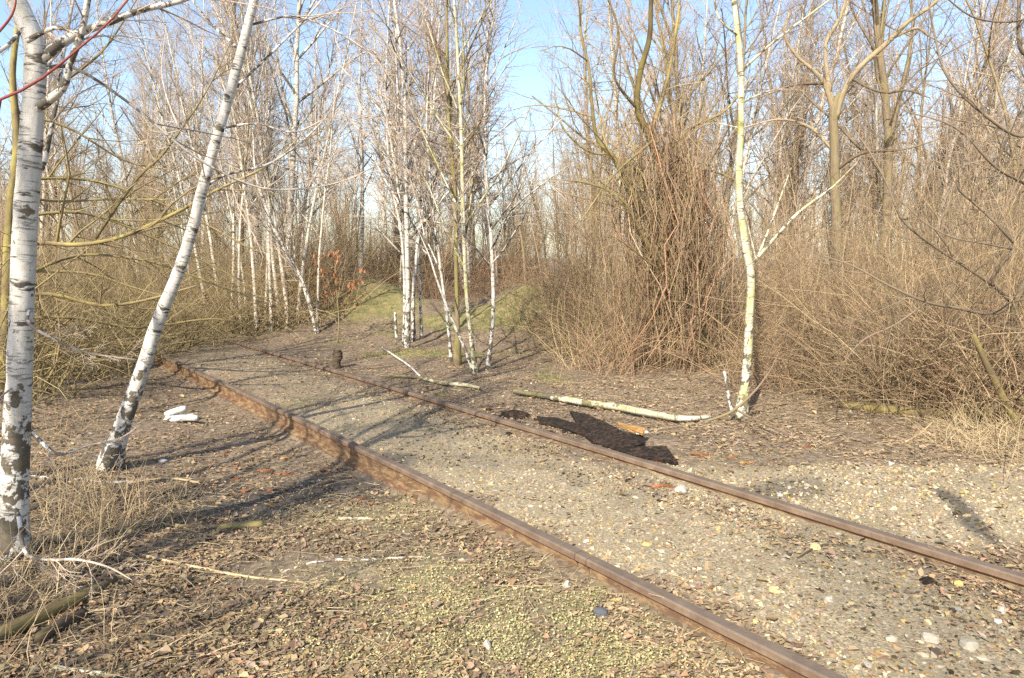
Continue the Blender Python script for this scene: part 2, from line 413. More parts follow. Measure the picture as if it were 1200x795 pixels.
# ------------------------------------------------------------------ object helpers
def tag(o, label, cat, group=None, kind=None):
    if label: o['label'] = label
    if cat: o['category'] = cat
    if group: o['group'] = group
    if kind: o['kind'] = kind
    return o
def link(name, me, parent=None, loc=(0, 0, 0)):
    o = bpy.data.objects.new(name, me); C.objects.link(o); o.location = loc
    if parent is not None: o.parent = parent
    if parent is not None and name in ('twigs', 'stems', 'strand', 'fine_tendrils', 'hanging_twigs'): o['kind'] = 'stuff'
    return o
def thing(name, label, cat, loc, group=None):
    o = bpy.data.objects.new(name, None); o.empty_display_size = .2; C.objects.link(o); o.location = loc
    return tag(o, label, cat, group)
def copy_tree(o, loc, rotz=0, sc=1.0, label=None, group=None, parent=None, tilt=(0, 0)):
    c = o.copy(); C.objects.link(c)
    if parent is None:
        c.location = loc; c.rotation_euler = (tilt[0], tilt[1], rotz); c.scale = (sc, sc, sc) if np.ndim(sc) == 0 else sc
    else: c.parent = parent
    if label: c['label'] = label
    if group: c['group'] = group
    for ch in list(o.children): copy_tree(ch, None, parent=c)
    return c
# ================================================================== SETTING: ground
def build_ground():
    n = 350; k = 6.2; Xm = 320.0
    a = np.linspace(-1, 1, n)
    gx = np.sinh(a * k) / math.sinh(k) * Xm
    gy = 6.0 + np.sinh(a * k) / math.sinh(k) * Xm
    X, Y = np.meshgrid(gx + .6, gy, indexing='xy')
    x, y = X.ravel(), Y.ravel(); z = H(x, y, True) + .012 * (fbm(x * 9, y * 9, 2) - .5) * (track(x, y)[1] < -.1)
    i = np.arange(n * n).reshape(n, n)
    q = np.stack([i[:-1, :-1], i[:-1, 1:], i[1:, 1:], i[1:, :-1]], -1).reshape(-1, 4)
    bed, yel, cin, grs = cover(x, y)
    g = Geo().add(np.c_[x, y, z], q, None, bed=bed, yel=yel, cin=cin, grs=grs)
    o = link('ground', g.mesh('ground', M['ground'])); o['kind'] = 'structure'
build_ground()
def build_bed():
    u = np.r_[np.arange(-2.4, 9, .05), np.arange(9, 26, .12)]; v = np.r_[np.linspace(.0, .12, 5), np.linspace(.16, .95, 20)]
    U, V = np.meshgrid(u, v, indexing='ij'); x, y = untrack(U.ravel(), V.ravel())
    z = H(x, y) + .004 * (1 - sm(V.ravel(), .8, .95)); z[np.abs(V.ravel()) < 1e-6] = z[np.abs(V.ravel()) < 1e-6] - .0
    n, m = U.shape; i = np.arange(n * m).reshape(n, m)
    z2 = z.reshape(n, m); z2[:, 0] = -.10; z2[:, 1] = -.015; z = z2.ravel()
    bed, yel, cin, grs = cover(x, y)
    g = Geo().add(np.c_[x, y, z], np.stack([i[:-1, :-1], i[1:, :-1], i[1:, 1:], i[:-1, 1:]], -1).reshape(-1, 4)[:, ::-1], None, bed=bed, yel=yel, cin=cin, grs=grs)
    o = link('track_bed', g.mesh('track_bed', M['ground'])); o['kind'] = 'structure'
build_bed()

# ================================================================== RAILS
def rail(v0, joints, u0, u1, label):
    prof = np.array([(-.026, 0), (.026, 0), (.032, -.008), (.032, -.034), (.010, -.046), (.008, -.130), (.062, -.145), (.062, -.160), (-.062, -.160), (-.062, -.145), (-.008, -.130), (-.010, -.046), (-.032, -.034), (-.032, -.008)])
    part = np.array([(1, 0, 0)] * 2 + [(.6, 0, 0), (0, .3, 0), (0, .5, 0), (0, .7, 0), (0, 1, 0), (0, 0, 0), (0, 0, 0), (0, 1, 0), (0, .7, 0), (0, .8, 0), (0, .15, 0), (.6, 0, 0)], float)
    bx, by = untrack((u0 + u1) / 2, v0)
    root = thing('rail', label, 'rail', (float(bx), float(by), RAILZ - .16))
    cuts = [u0] + joints + [u1]
    for a, b in zip(cuts[:-1], cuts[1:]):
        K = max(3, int((b - a) / .25)); u = np.linspace(a + .003, b - .003, K)
        x, y = untrack(u, v0); du = .01
        x2, y2 = untrack(u + du, v0)
        tn = norm(np.c_[x2 - x, y2 - y]); nr = np.c_[tn[:, 1], -tn[:, 0]]
        zz = RAILZ + .010 * (fbm(u * .5, u * 0 + 3, 2) - .5)
        m = len(prof)
        pr = prof[None] * (1 + .03 * (rng.random((K, m, 1)) - .5))
        V = np.zeros((K, m, 3))
        V[..., 0] = x[:, None] + nr[:, None, 0] * pr[..., 0]; V[..., 1] = y[:, None] + nr[:, None, 1] * pr[..., 0]; V[..., 2] = zz[:, None] + pr[..., 1]
        kk = np.arange(K - 1)[:, None] * m; j = np.arange(m)[None]; j2 = (j + 1) % m
        F = np.stack([kk + j, kk + m + j, kk + m + j2, kk + j2], -1).reshape(-1, 4)
        rc = np.zeros((K, m, 3)); rc[..., 0] = u[:, None]; rc[..., 1] = prof[None, :, 0]; rc[..., 2] = prof[None, :, 1]
        g = Geo().add(V.reshape(-1, 3), F, None, part=np.tile(part, (K, 1)), rc=rc.reshape(-1, 3))
        for e in (0, K - 1):
            c = V[e].mean(0); rv = np.r_[V[e], c[None]]
            tri = [(i, (i + 1) % m, m) if e == 0 else ((i + 1) % m, i, m) for i in range(m)]
            g.add(rv, None, tri, part=np.zeros((m + 1, 3)), rc=np.zeros((m + 1, 3)))
        link('rail_section', g.mesh('rail_section', M['rust'], root.location[:], smooth=False), root)
    return root
uj = float(track(*on_plane(677, 648, RAILZ))[0])
rail(0.0, [uj - .085, uj], -2.0, 24.0, 'rusty steel rail with its web bare along the leaf-strewn lower side')
rail(GAUGE, [9.5], -4.5, 24.0, 'rusty steel rail beside the charred boards and fallen birch log')

# ================================================================== STREWN GROUND COVER
def scatter(N, rlo, rhi, ang=46, p=1.0):
    r = rlo * (rhi / rlo) ** (rng.random(N) ** p) if p else rlo + (rhi - rlo) * rng.random(N)
    th = np.radians(rng.uniform(-ang, ang, N))
    return r * np.sin(th), r * np.cos(th)
def rot_frames(N, tilt):
    az = rng.random(N) * 2 * math.pi
    ca, sa = np.cos(az), np.sin(az); z = np.zeros(N)
    ex = np.c_[ca, sa, z]; ey = np.c_[-sa, ca, z]; ez = np.c_[z, z, z + 1]
    tx, ty = rng.normal(0, tilt, N)[:, None], rng.normal(0, tilt, N)[:, None]
    ez2 = norm(ez + tx * ex + ty * ey); ex2 = norm(ex - (ex * ez2).sum(1, keepdims=True) * ez2)
    return ex2, np.cross(ez2, ex2), ez2
def keep_off_rails(x, y):
    v = track(x, y)[1]
    return (np.abs(v) > .055) & (np.abs(v - GAUGE) > .055)
def pick(pal, N, jit=.18):
    pal = np.array(pal); c = pal[rng.integers(0, len(pal), N)]
    return np.clip(c * (1 + rng.normal(0, jit, (N, 1))) * (1 + rng.normal(0, .05, (N, 3))), .01, .9)

def leaves():
    N = 228000
    x, y = scatter(N, 1.6, 15, 44)
    bed, yel, cin, grs = cover(x, y); v = track(x, y)[1]
    n = fbm(x * 1.7 + 5, y * 1.7, 3)
    w = np.clip(1 - .88 * bed, 0, 1) * (1 - .5 * grs) * (1 - .75 * yel) * (1 - .75 * cin) * sm(n, .22, .5)
    near_r = np.exp(-((v - GAUGE + .28) / .16) ** 2) * .9
    w = np.maximum(w, near_r * sm(n, .3, .5))
    ok = (rng.random(N) < w) & keep_off_rails(x, y)
    x, y, bed, v = x[ok], y[ok], bed[ok], v[ok]; N = len(x)
    r = np.hypot(x, y)
    Ls = np.where(rng.random(N) < .62, rng.uniform(.004, .010, N), np.clip(rng.lognormal(math.log(.0135), .33, N), .007, .026)) * (1 + .015 * r); Ws = Ls * rng.uniform(.3, .85, N)
    ex, ey, ez = rot_frames(N, .30)
    c = np.c_[x, y, H(x, y) + rng.uniform(.002, .016, N)]
    cu = rng.uniform(-.3, .9, N) * Ws
    jj = iter(rng.normal(0, .16, (12, N)))
    def pt(a, b, h): return c + ex * ((a + next(jj)) * Ls)[:, None] + ey * ((b + next(jj)) * Ws)[:, None] + ez * (h * cu)[:, None]
    V = np.stack([pt(-1, 0, .1), pt(-.35, .9, 1), pt(.4, .75, .9), pt(1, .05, .5), pt(.4, -.75, .9), pt(-.35, -.9, 1)], 1)
    b = (np.arange(N) * 6)[:, None]
    q = np.concatenate([b + np.array([[0, 3, 2, 1]]), b + np.array([[0, 5, 4, 3]])])
    col = pick([(.17, .125, .080), (.23, .170, .110), (.28, .210, .138), (.22, .18, .135), (.36, .275, .185), (.16, .12, .08), (.29, .205, .125), (.27, .225, .165), (.35, .275, .185), (.25, .19, .13), (.20, .155, .115)], N, .10)
    dr = fbm(x * 2.3 + 70, y * 2.3, 3); col *= np.array([1.06, .99, .88]); col *= (.72 + .60 * dr)[:, None]; col *= (1 - .06 * sm(-v, .1, .6))[:, None]
    g = Geo().add(V.reshape(-1, 3), q, None, col=np.repeat(col, 6, 0))
    o = link('leaf_litter', g.mesh('leaf_litter', M['col'], smooth=False))
    tag(o, 'brown dry fallen leaves strewn over the ground along the track', 'leaves', kind='stuff')
leaves()

OCT = np.array([(1, 0, 0), (-1, 0, 0), (0, 1, 0), (0, -1, 0), (0, 0, 1), (0, 0, -1)], float)
OCTF = np.array([(0, 2, 4), (2, 1, 4), (1, 3, 4), (3, 0, 4), (2, 0, 5), (1, 2, 5), (3, 1, 5), (0, 3, 5)])
GP = [(.34, .30, .235), (.40, .345, .26), (.28, .25, .20), (.46, .40, .30), (.36, .28, .17), (.52, .47, .37), (.30, .22, .14), (.24, .22, .19), (.42, .33, .17), (.38, .31, .23)]
def gravel():
    N = 160000
    x, y = scatter(N, 1.6, 12, 44)
    bed, yel, cin, grs = cover(x, y)
    w = .04 + .96 * bed; w = np.maximum(w, cin * .6) * (.45 + .55 * sm(fbm(x * 2.6, y * 2.6, 3), .28, .55))
    ok = (rng.random(N) < w) & keep_off_rails(x, y)
    x, y, cin = x[ok], y[ok], cin[ok]; N = len(x)
    r = np.hypot(x, y)
    s = np.clip(rng.lognormal(math.log(.0054), .42, N), .0028, .016) * (1 + .05 * r)
    ex, ey, ez = rot_frames(N, .5)
    c = np.c_[x, y, H(x, y) + s * .25]
    sh = OCT[None] * rng.uniform(.6, 1.35, (N, 6, 1)); sh[:, :, :2] += rng.normal(0, .18, (N, 6, 2))
    sh *= np.stack([s * rng.uniform(.9, 1.7, N), s, s * rng.uniform(.45, .85, N)], 1)[:, None]
    V = c[:, None] + sh[..., :1] * ex[:, None] + sh[..., 1:2] * ey[:, None] + sh[..., 2:] * ez[:, None]
    F = ((np.arange(N) * 6)[:, None, None] + OCTF[None]).reshape(-1, 3)
    col = pick(GP + GP + [(.42, .30, .12)], N) * np.array([.90, .86, .77]); 
    dk = rng.random(N) < cin; col[dk] *= .22; col *= (1.12 - .45 * sm(fbm(x * 1.1 + 20, y * 1.1, 4), .42, .62))[:, None]
    g = Geo().add(V.reshape(-1, 3), None, F, col=np.repeat(col, 6, 0))
    o = link('gravel', g.mesh('gravel', M['col'], smooth=False))
    tag(o, 'small grey and tan ballast gravel packed between the rusty rails', 'gravel', kind='stuff')
gravel()

def yellow_bits():
    N = 190000
    x, y = scatter(N, 1.7, 6.5, 28)
    bed, yel, cin, grs = cover(x, y); u, v = track(x, y)
    ok = (rng.random(N) < np.clip(yel * .8, 0, .8)) | ((rng.random(N) < .02 * bed) & (y < 4.5))
    ok &= keep_off_rails(x, y)
    x, y = x[ok], y[ok]; N = len(x)
    s = rng.uniform(.0016, .0052, N); ex, ey, ez = rot_frames(N, .5)
    c = np.c_[x, y, H(x, y) + rng.uniform(.006, .018, N)]
    V = np.stack([c - ex * (s * 1.5)[:, None], c - ey * s[:, None] + ez * (s * .3)[:, None], c + ex * (s * 1.3)[:, None], c + ey * s[:, None] + ez * (s * .3)[:, None]], 1)
    q = (np.arange(N) * 4)[:, None] + np.array([[0, 1, 2, 3]])
    col = pick([(.38, .35, .16), (.46, .42, .21), (.30, .27, .12), (.36, .29, .16)], N, .25)
    g = Geo().add(V.reshape(-1, 3), q, None, col=np.repeat(col, 4, 0))
    o = link('yellow_bud_scales', g.mesh('yellow_bud_scales', M['col'], smooth=False))
    tag(o, 'pale yellow-green bud scales sprinkled on the ground below the rail', 'bud scales', kind='stuff')
yellow_bits()

def twig_litter():
    N = 5200
    x, y = scatter(N, 1.7, 14, 44); bed, yel, cin, grs = cover(x, y); u, v = track(x, y)
    w = (1 - .9 * bed) * (.35 + .65 * sm(-v, .8, 2.2) + .6 * sm(v, 2.6, 4))
    ok = (rng.random(N) < w) & keep_off_rails(x, y); x, y = x[ok], y[ok]; N = len(x)
    az = rng.random(N) * 6.283; L = rng.uniform(.05, .34, N)
    K = 4; P0 = np.zeros((N, K, 3)); d = np.c_[np.cos(az), np.sin(az)]
    for k in range(K):
        P0[:, k, 0] = x; P0[:, k, 1] = y
        P0[:, k, 2] = H(x, y) + .008 + .004 * rng.random(N)
        d = norm(d + rng.normal(0, .16, (N, 2))); x = x + d[:, 0] * L / K; y = y + d[:, 1] * L / K
    g = Geo(); r = rng.uniform(.001, .0032, N); tubes(g, P0, np.repeat(r[:, None], K, 1) * np.linspace(1, .5, K), 3)
    o = link('twig_litter', g.mesh('twig_litter', M['tan'])); tag(o, 'thin broken twigs lying among the fallen leaves', 'twigs', kind='stuff')
    N = 21000
    x, y = scatter(N, 1.8, 13, 44); bed, yel, cin, grs = cover(x, y); u, v = track(x, y)
    w = np.clip(.25 + sm(v, 2.4, 3.4) + sm(-v, 1.0, 2.0) * .6, 0, 1) * (1 - bed)
    ok = rng.random(N) < w; x, y = x[ok], y[ok]; N = len(x)
    az = rng.random(N) * 6.283; S = np.c_[x, y, H(x, y) + .006]
    D = np.c_[np.cos(az), np.sin(az), rng.uniform(0.02, .22, N)]
    Pt, R = grow(S, D, rng.uniform(.05, .24, N), 4, .14, -.10, rng.uniform(.001, .0024, N), .0008)
    Pt[..., 2] = np.maximum(Pt[..., 2], H(Pt[..., 0], Pt[..., 1]) + .004)
    g = Geo(); tubes(g, Pt, R, 3)
    o = link('dry_grass_litter', g.mesh('dry_grass_litter', M['straw'])); tag(o, 'flattened dry straw and dead grass lying on the track verges', 'dead grass', kind='stuff')
twig_litter()

def green_grass():
    N = 60000
    x, y = scatter(N, 2, 19, 32); bed, yel, cin, grs = cover(x, y)
    ok = rng.random(N) < grs * (1 - bed); x, y = x[ok], y[ok]; N = len(x)
    S = np.c_[x, y, H(x, y) - .01]; D = np.c_[rng.normal(0, .5, (N, 2)), np.ones(N)]
    L = rng.uniform(.04, .12, N) * (1 + 1.2 * sm(y, 12, 14) * fbm(x * 3, y * 3, 2))
    Pt, R = grow(S, D, L, 3, .15, -.25, .0022 * (1 + .08 * y), .0006)
    g = Geo(); tubes(g, Pt, R, 3, cap=False)
    col = pick([(.15, .18, .055), (.22, .23, .075), (.36, .30, .15), (.20, .20, .075), (.32, .25, .13)], N)
    g.a = {'col': [np.repeat(col, 9, 0)]}
    o = link('green_grass', g.mesh('green_grass', M['col'])); tag(o, 'short green grass on the bank behind the birch clumps', 'grass', kind='stuff')
green_grass()

# ================================================================== TREES
def crown_of(P1, R1, spec, g, wander=.10, sides=(5, 3, 3)):
    """Adds two or three orders of twigs to the limbs P1,R1; spec = list of (n,tlo,thi,ang,lenfrac,up,curl)."""
    Pt, R = P1, R1
    for lv, (n, tlo, thi, ang, lf, up, curl, K) in enumerate(spec):
        S, D, L, Rt = kids(Pt, R, n, tlo, thi, ang, .22, lf)
        r0 = np.clip(np.minimum(Rt * .7, L * .011), .0011, 1)
        Pt, R = grow(S, D, L, K, wander, up, r0, np.maximum(r0 * .35, .0008), curl)
        tubes(g, Pt, R, sides[min(lv, len(sides) - 1)], cap=False)

def proto_tree(name, label, cat, mat, Hh, r, n1, n2, n3, seed, lean=.05, ang=.75, lf=.22, droop=-.03, t0=.3, up=.05, group=None, fork=0):
    global rng
    old = rng; rng = np.random.default_rng(seed)
    root = thing(name, label, cat, (0, 0, 0), group)
    K = 14
    D = np.array([[rng.normal(0, lean), rng.normal(0, lean), 1.]])
    Pt, R = grow(np.array([[0, 0, -.12]]), D, np.array([Hh]), K, .045, .03, r, .006)
    R = R * (1 + .35 * np.exp(-np.arange(K) * 1.2))[None]
    g = Geo(); tubes(g, Pt, R, 8, rnd=np.array([.5]))
    link('trunk', g.mesh('trunk', mat), root)
    g = Geo()
    S, Dd, L, Rt = kids(Pt, R, n1, t0, .98, ang, .18, lf, taper=.65)
    r0 = np.clip(np.minimum(Rt * .65, L * .013), .002, 1)
    P1, R1 = grow(S, Dd, L, 7, .09, up, r0, r0 * .3, .25)
    tubes(g, P1, R1, 4, cap=False)
    S, Dd, L, Rt = kids(P1, R1, n2, .15, .98, .7, .25, .42, taper=.5)
    r0 = np.clip(np.minimum(Rt * .7, L * .010), .0022, 1)
    P2, R2 = grow(S, Dd, L, 5, .12, droop, r0, r0 * .45, .2)
    tubes(g, P2, R2, 3, cap=False)
    S, Dd, L, Rt = kids(P2, R2, n3, .15, 1., .6, .25, .55, taper=.4)
    P3, R3 = grow(S, Dd, L, 4, .12, droop * 1.6, .0022, .0014, .2)
    tubes(g, P3, R3, 3, cap=False)
    link('crown', g.mesh('crown', mat), root)
    rng = old
    return root

def px_path(pts, Y, ws, K=None, dY=None):
    """photo pixels -> a limb at distance Y; widths are in photo pixels"""
    if dY is None: dY = [0] * len(pts)
    W = np.array([P(x, y, Y + d) for (x, y), d in zip(pts, dY)])
    R = np.interp(np.linspace(0, 1, len(pts)), np.linspace(0, 1, len(ws)), ws) / 2 * Y / FPX * (.73 if Y > 6 else .77)
    Q = spline(np.c_[W, R], K or max(6, len(pts) * 4))
    return Q[None, :, :3], np.maximum(Q[None, :, 3], .0012)

def built_tree(name, label, cat, base_px, mat, trunk, limbs=(), spec=None, seed=1, group=None, Y=None, sides=12, knob=.10, trunk_spec=None, limb_name='branch', wf=1.0):
    """a tree whose stem and main limbs follow the photograph; twigs grow from them"""
    global rng
    old = rng; rng = np.random.default_rng(seed)
    b = G(*base_px)
    if Y is not None: b = np.array([P(*base_px, Y)[0], Y, 0]); b[2] = float(H(b[0], b[1]))
    Yb = b[1]
    root = thing(name, label, cat, tuple(b), group)
    pts, ws = trunk; ws = [w * wf for w in ws]
    T, R = px_path(pts, Yb, ws, max(16, len(pts) * 6))
    T[0, 0] = b - np.array([0, 0, .06]); R[0, :3] *= np.array([1.35, 1.2, 1.08])
    g = Geo(); tubes(g, T, R, sides, rnd=np.array([.5]), knob=knob)
    link('trunk', g.mesh('trunk', mat, b), root)
    gc = Geo()
    for li in limbs:
        lp, lw = li[0], [w * wf for w in li[1]]; dY = li[2] if len(li) > 2 else None
        L_, LR = px_path(lp, Yb, lw, None, dY)
        g = Geo(); tubes(g, L_, LR, 8, rnd=np.array([.6]), knob=knob)
        link(limb_name, g.mesh(limb_name, mat, b), root)
        if spec: crown_of(L_, LR, spec, gc)
    if trunk_spec: crown_of(T, R, trunk_spec, gc)
    if gc.n: link('twigs', gc.mesh('twigs', mat, b), root)
    rng = old
    return root

SP = [(16, .12, 1., .75, .30, .01, .25, 6), (8, .1, 1., .65, .42, -.02, .2, 5), (4, .1, 1., .6, .5, -.03, .2, 4)]
# --- the two white birches beside the track
built_tree('birch_tree', 'stout white birch with black bark scars and forked crown, in dry grass', 'tree', (12, 650), M['birch'],
    ([(12, 650), (16, 570), (22, 460), (25, 380), (29, 270), (36, 170), (41, 90), (40, 50), (18, 0), (-20, -70), (-40, -200), (-30, -420)], [50, 42, 36, 34, 33, 31, 29, 28, 27, 24, 18, 8]),
    [([(48, 70), (80, 45), (130, 25), (165, 12), (215, 0), (290, -40), (360, -110)], [15, 13, 11, 9, 8, 6, 3], [0, .05, .1, .2, .3, .5, .8]),
     ([(42, 128), (60, 116), (76, 100), (82, 75), (95, 40), (103, 0), (110, -60), (140, -140)], [14, 12, 10, 9, 9, 8, 6, 3], [0, -.06, -.1, -.12, -.15, -.2, -.3, -.3]),
     ([(32, 48), (55, 36), (72, 33), (92, 42)], [8, 6, 5, 2], [-.1, -.15, -.2, -.2]),
     ([(36, 215), (50, 196), (60, 150), (68, 110), (75, 60), (92, -30)], [7, 7, 6.5, 6, 5, 3], [.05, .12, .2, .3, .4, .5]),
     ([(50, 80), (85, 79), (150, 120), (230, 185), (300, 219), (345, 222), (400, 213), (450, 190)], [6, 5, 4.6, 4.4, 3.6, 3, 2.5, 1.5], [0, .1, .3, .5, .7, .8, .9, 1.0]),
     ([(35, 362), (33, 378), (60, 396), (100, 413), (160, 422)], [5, 4.5, 4.2, 3.6, 2], [-.09, -.14, -.1, 0, .1]),
     ([(36, 506), (55, 524), (70, 533), (105, 522), (140, 514), (165, 498)], [7, 6, 4.5, 3.5, 2.5, 1.2], [0, -.1, -.1, 0, .05, .1]),
     ([(5, 590), (20, 600), (30, 648), (55, 656), (90, 656), (125, 664), (155, 680)], [5, 6, 5, 4, 3.5, 2.8, 1.5], [-.25, -.3, -.4, -.45, -.5, -.5, -.55]),
     ([(20, 450), (-5, 470), (-40, 500)], [3, 2.5, 1.5], [0, -.2, -.5]),
     ([(40, 110), (70, 60), (140, 10), (180, -60)], [5, 4, 3, 1.5], [.1, .4, .8, 1.2]),
     ([(30, 30), (0, 60), (-60, 80)], [6, 5, 3], [0, -.1, -.2])],
    [(11, .25, 1., .75, .30, .02, .25, 6), (7, .1, 1., .65, .42, -.02, .2, 5), (3, .1, 1., .6, .5, -.03, .2, 4)], seed=11, sides=16)
built_tree('birch_tree', 'slim white birch leaning hard to one side near the rail end', 'tree', (127, 548), M['birch'],
    ([(127, 548), (143, 500), (170, 425), (180, 390), (216, 300), (243, 200), (272, 100), (298, 0), (322, -100), (340, -220), (350, -380)], [34, 25, 21, 20, 17, 15, 14, 12, 10, 8, 4]),
    [([(236, 222), (265, 205), (320, 190), (380, 140), (400, 100)], [4, 4, 3.5, 2.5, 1.5], [0, .3, .6, 1, 1.2]),
     ([(268, 110), (310, 70), (360, 20), (400, -30)], [5, 4, 3, 2], [0, .3, .5, .8]),
     ([(262, 150), (300, 145), (345, 155), (380, 140)], [4, 3, 2.5, 1.5], [0, -.1, -.2, -.2]),
     ([(282, 60), (240, 20), (200, -40)], [5, 4, 2], [0, .2, .4]),
     ([(290, 30), (350, 20), (430, 60), (470, 110)], [4, 3, 2.2, 1.2], [0, .2, .3, .4]),
     ([(243, 195), (210, 150), (190, 90), (195, 30)], [3, 2.6, 2, 1.2], [0, .4, .7, 1.0])],
    [(12, .15, 1., .75, .34, 0, .25, 6), (7, .1, 1., .65, .42, -.04, .2, 5), (3, .1, 1., .6, .5, -.05, .2, 4)], seed=12, sides=14)
# --- the mossy tree at the left with low reaching limbs
built_tree('willow_tree', 'olive mossy tree with long low limbs, behind the white birches', 'tree', (4, 430), M['olive'],
    ([(4, 430), (8, 330), (12, 240), (20, 170), (15, 80), (30, -20)], [16, 14, 13, 12, 9, 7]),
    [([(10, 290), (50, 285), (90, 287), (135, 280), (180, 262), (215, 245), (250, 225), (320, 190), (360, 150)], [9, 7, 6.5, 6, 5.5, 5, 4, 3, 1.5], [0, -.3, -.5, -.6, -.7, -.8, -.8, -.7, -.6]),
     ([(112, 280), (135, 245), (165, 205), (190, 182), (240, 110), (270, 50)], [5, 4.6, 4, 3.5, 2.5, 1.5], [-.5, -.5, -.5, -.4, -.3, 0]),
     ([(8, 350), (60, 345), (120, 358), (170, 352), (230, 335)], [7, 6, 5, 4, 2], [0, -.5, -.7, -.9, -1.0]),
     ([(8, 375), (80, 372), (160, 384), (250, 374), (300, 382)], [6, 5, 4, 3, 1.5], [0, .3, .8, 1.4, 1.8]),
     ([(12, 255), (100, 250), (200, 288), (285, 330)], [6, 5, 4, 2], [0, .4, .9, 1.4]),
     ([(12, 210), (110, 212), (210, 248), (310, 300)], [6, 5, 4, 2], [0, .6, 1.2, 1.8]),
     ([(8, 335), (90, 300), (180, 308), (275, 342), (320, 350)], [6, 5, 4, 3, 1.5], [0, .8, 1.4, 2.0, 2.2]),
     ([(8, 320), (60, 318), (110, 322), (150, 335), (200, 350)], [6, 5, 4, 3, 1.5], [0, .4, .6, .8, 1.0]),
     ([(12, 230), (70, 236), (120, 234), (200, 234)], [5, 4.5, 4, 2], [0, .5, .8, 1.0]),
     ([(14, 180), (60, 110), (120, 60), (160, 0)], [6, 5, 4, 2], [0, .6, .9, 1.2]),
     ([(16, 130), (80, 150), (150, 190), (210, 200)], [5, 4, 3, 1.5], [0, .3, .9, 1.2])],
    [(18, .1, 1., .8, .30, .0, .3, 6), (7, .1, 1., .7, .42, -.02, .25, 5), (4, .1, 1., .6, .5, -.02, .2, 4)], seed=14, Y=8.3)

# --- central birch clumps
GA = 'white birch stems in the clump at the grassy bank'
A_ = [([(473, 405), (474, 340), (470, 272), (458, 209), (452, 120), (455, 30), (460, -80)], [5, 4.5, 4, 3.5, 3, 2.5, 1.2], (473, 405), 'thin white birch stem bending aside in the clump at the grassy bank'),
      ([(477, 408), (478, 350), (477, 283), (475, 200), (474, 113), (466, 30), (455, -50), (450, -140)], [9, 8, 7.5, 7, 6, 5, 3.5, 1.5], (477, 408), 'thickest bright white birch stem of the clump at the grassy bank'),
      ([(485, 400), (484, 360), (487, 311), (492, 266), (504, 187), (509, 113), (515, 28), (520, -70)], [6.5, 6, 5.5, 5, 4.5, 4, 3, 1.5], (485, 400), 'white birch stem leaning outward in the clump at the grassy bank'),
      ([(494, 398), (492, 340), (491, 290), (497, 220), (500, 140), (492, 60), (490, -30)], [5, 4.5, 4, 3.5, 3, 2, 1], (494, 398), 'slender straight white birch stem rearmost in the clump at the grassy bank')]
TS = [(29, .22, 1., .62, .25, .06, .25, 6), (9, .1, 1., .6, .42, -.06, .2, 5), (5, .1, 1., .55, .6, -.10, .2, 4)]
for i, (p, w, b, lab) in enumerate(A_):
    built_tree('birch_tree', lab, 'tree', b, M['birch'], (p, w), (), None, seed=20 + i, group=GA, sides=9, trunk_spec=TS)
built_tree('birch_stub', 'short broken birch stub at the foot of the white clump', 'tree stump', (465, 400), M['birch'], ([(465, 400), (464, 385), (463, 366)], [5, 4.5, 4]), seed=25, sides=9)
B_ = [('birch', [(529, 424), (526, 390), (521, 351), (515, 305), (508, 250), (504, 209), (500, 140), (505, 60), (508, -40)], [5, 5, 4.6, 4.2, 4, 3.6, 3, 2.4, 1.2], (529, 424), 'thin crooked birch stem beside the green mossy stem'),
      ('birch', [(555, 437), (543, 405), (531, 378), (520, 350), (511, 325), (503, 300), (490, 270)], [5.5, 5, 4.5, 4, 3.2, 2.4, 1], (555, 437), 'short slanting birch stem crossing the foot of the mossy stem'),
      ('green', [(536, 428), (536, 380), (535, 340), (533, 226), (526, 141), (524, 60), (523, -10), (520, -120)], [12, 8, 7, 6.5, 6, 5, 4, 2], (536, 428), 'straight stem coated in green moss among the cream birches'),
      ('birch_moss', [(557, 437), (552, 395), (547, 351), (543, 255), (540, 141), (535, 45), (531, -20), (528, -120)], [9, 7, 6.5, 6, 5.5, 4.5, 3.5, 1.5], (557, 437), 'cream birch stem next to the mossy green one, nearest the log'),
      ('birch', [(571, 434), (577, 385), (578, 340), (574, 255), (569, 198), (570, 85), (580, 0), (586, -90)], [7, 6, 6, 5.5, 5, 4, 3, 1.5], (571, 434), 'wavy white birch stem with a dark patched middle, end of its row')]
M['green'] = wood_mat('green_moss_bark', [(.16, .11, .08), (.22, .16, .12)], (.24, .18, .11), (.22, .205, .06), .7)
for i, (mt, p, w, b, lab) in enumerate(B_):
    built_tree('birch_tree', lab, 'tree', b, M[mt], (p, w), (), None, seed=30 + i, group='birch stems in the row beside the fallen log', sides=9, trunk_spec=TS if i != 1 else [(6, .3, 1., .6, .2, .05, .2, 5), (4, .2, 1., .6, .4, 0, .2, 4)])
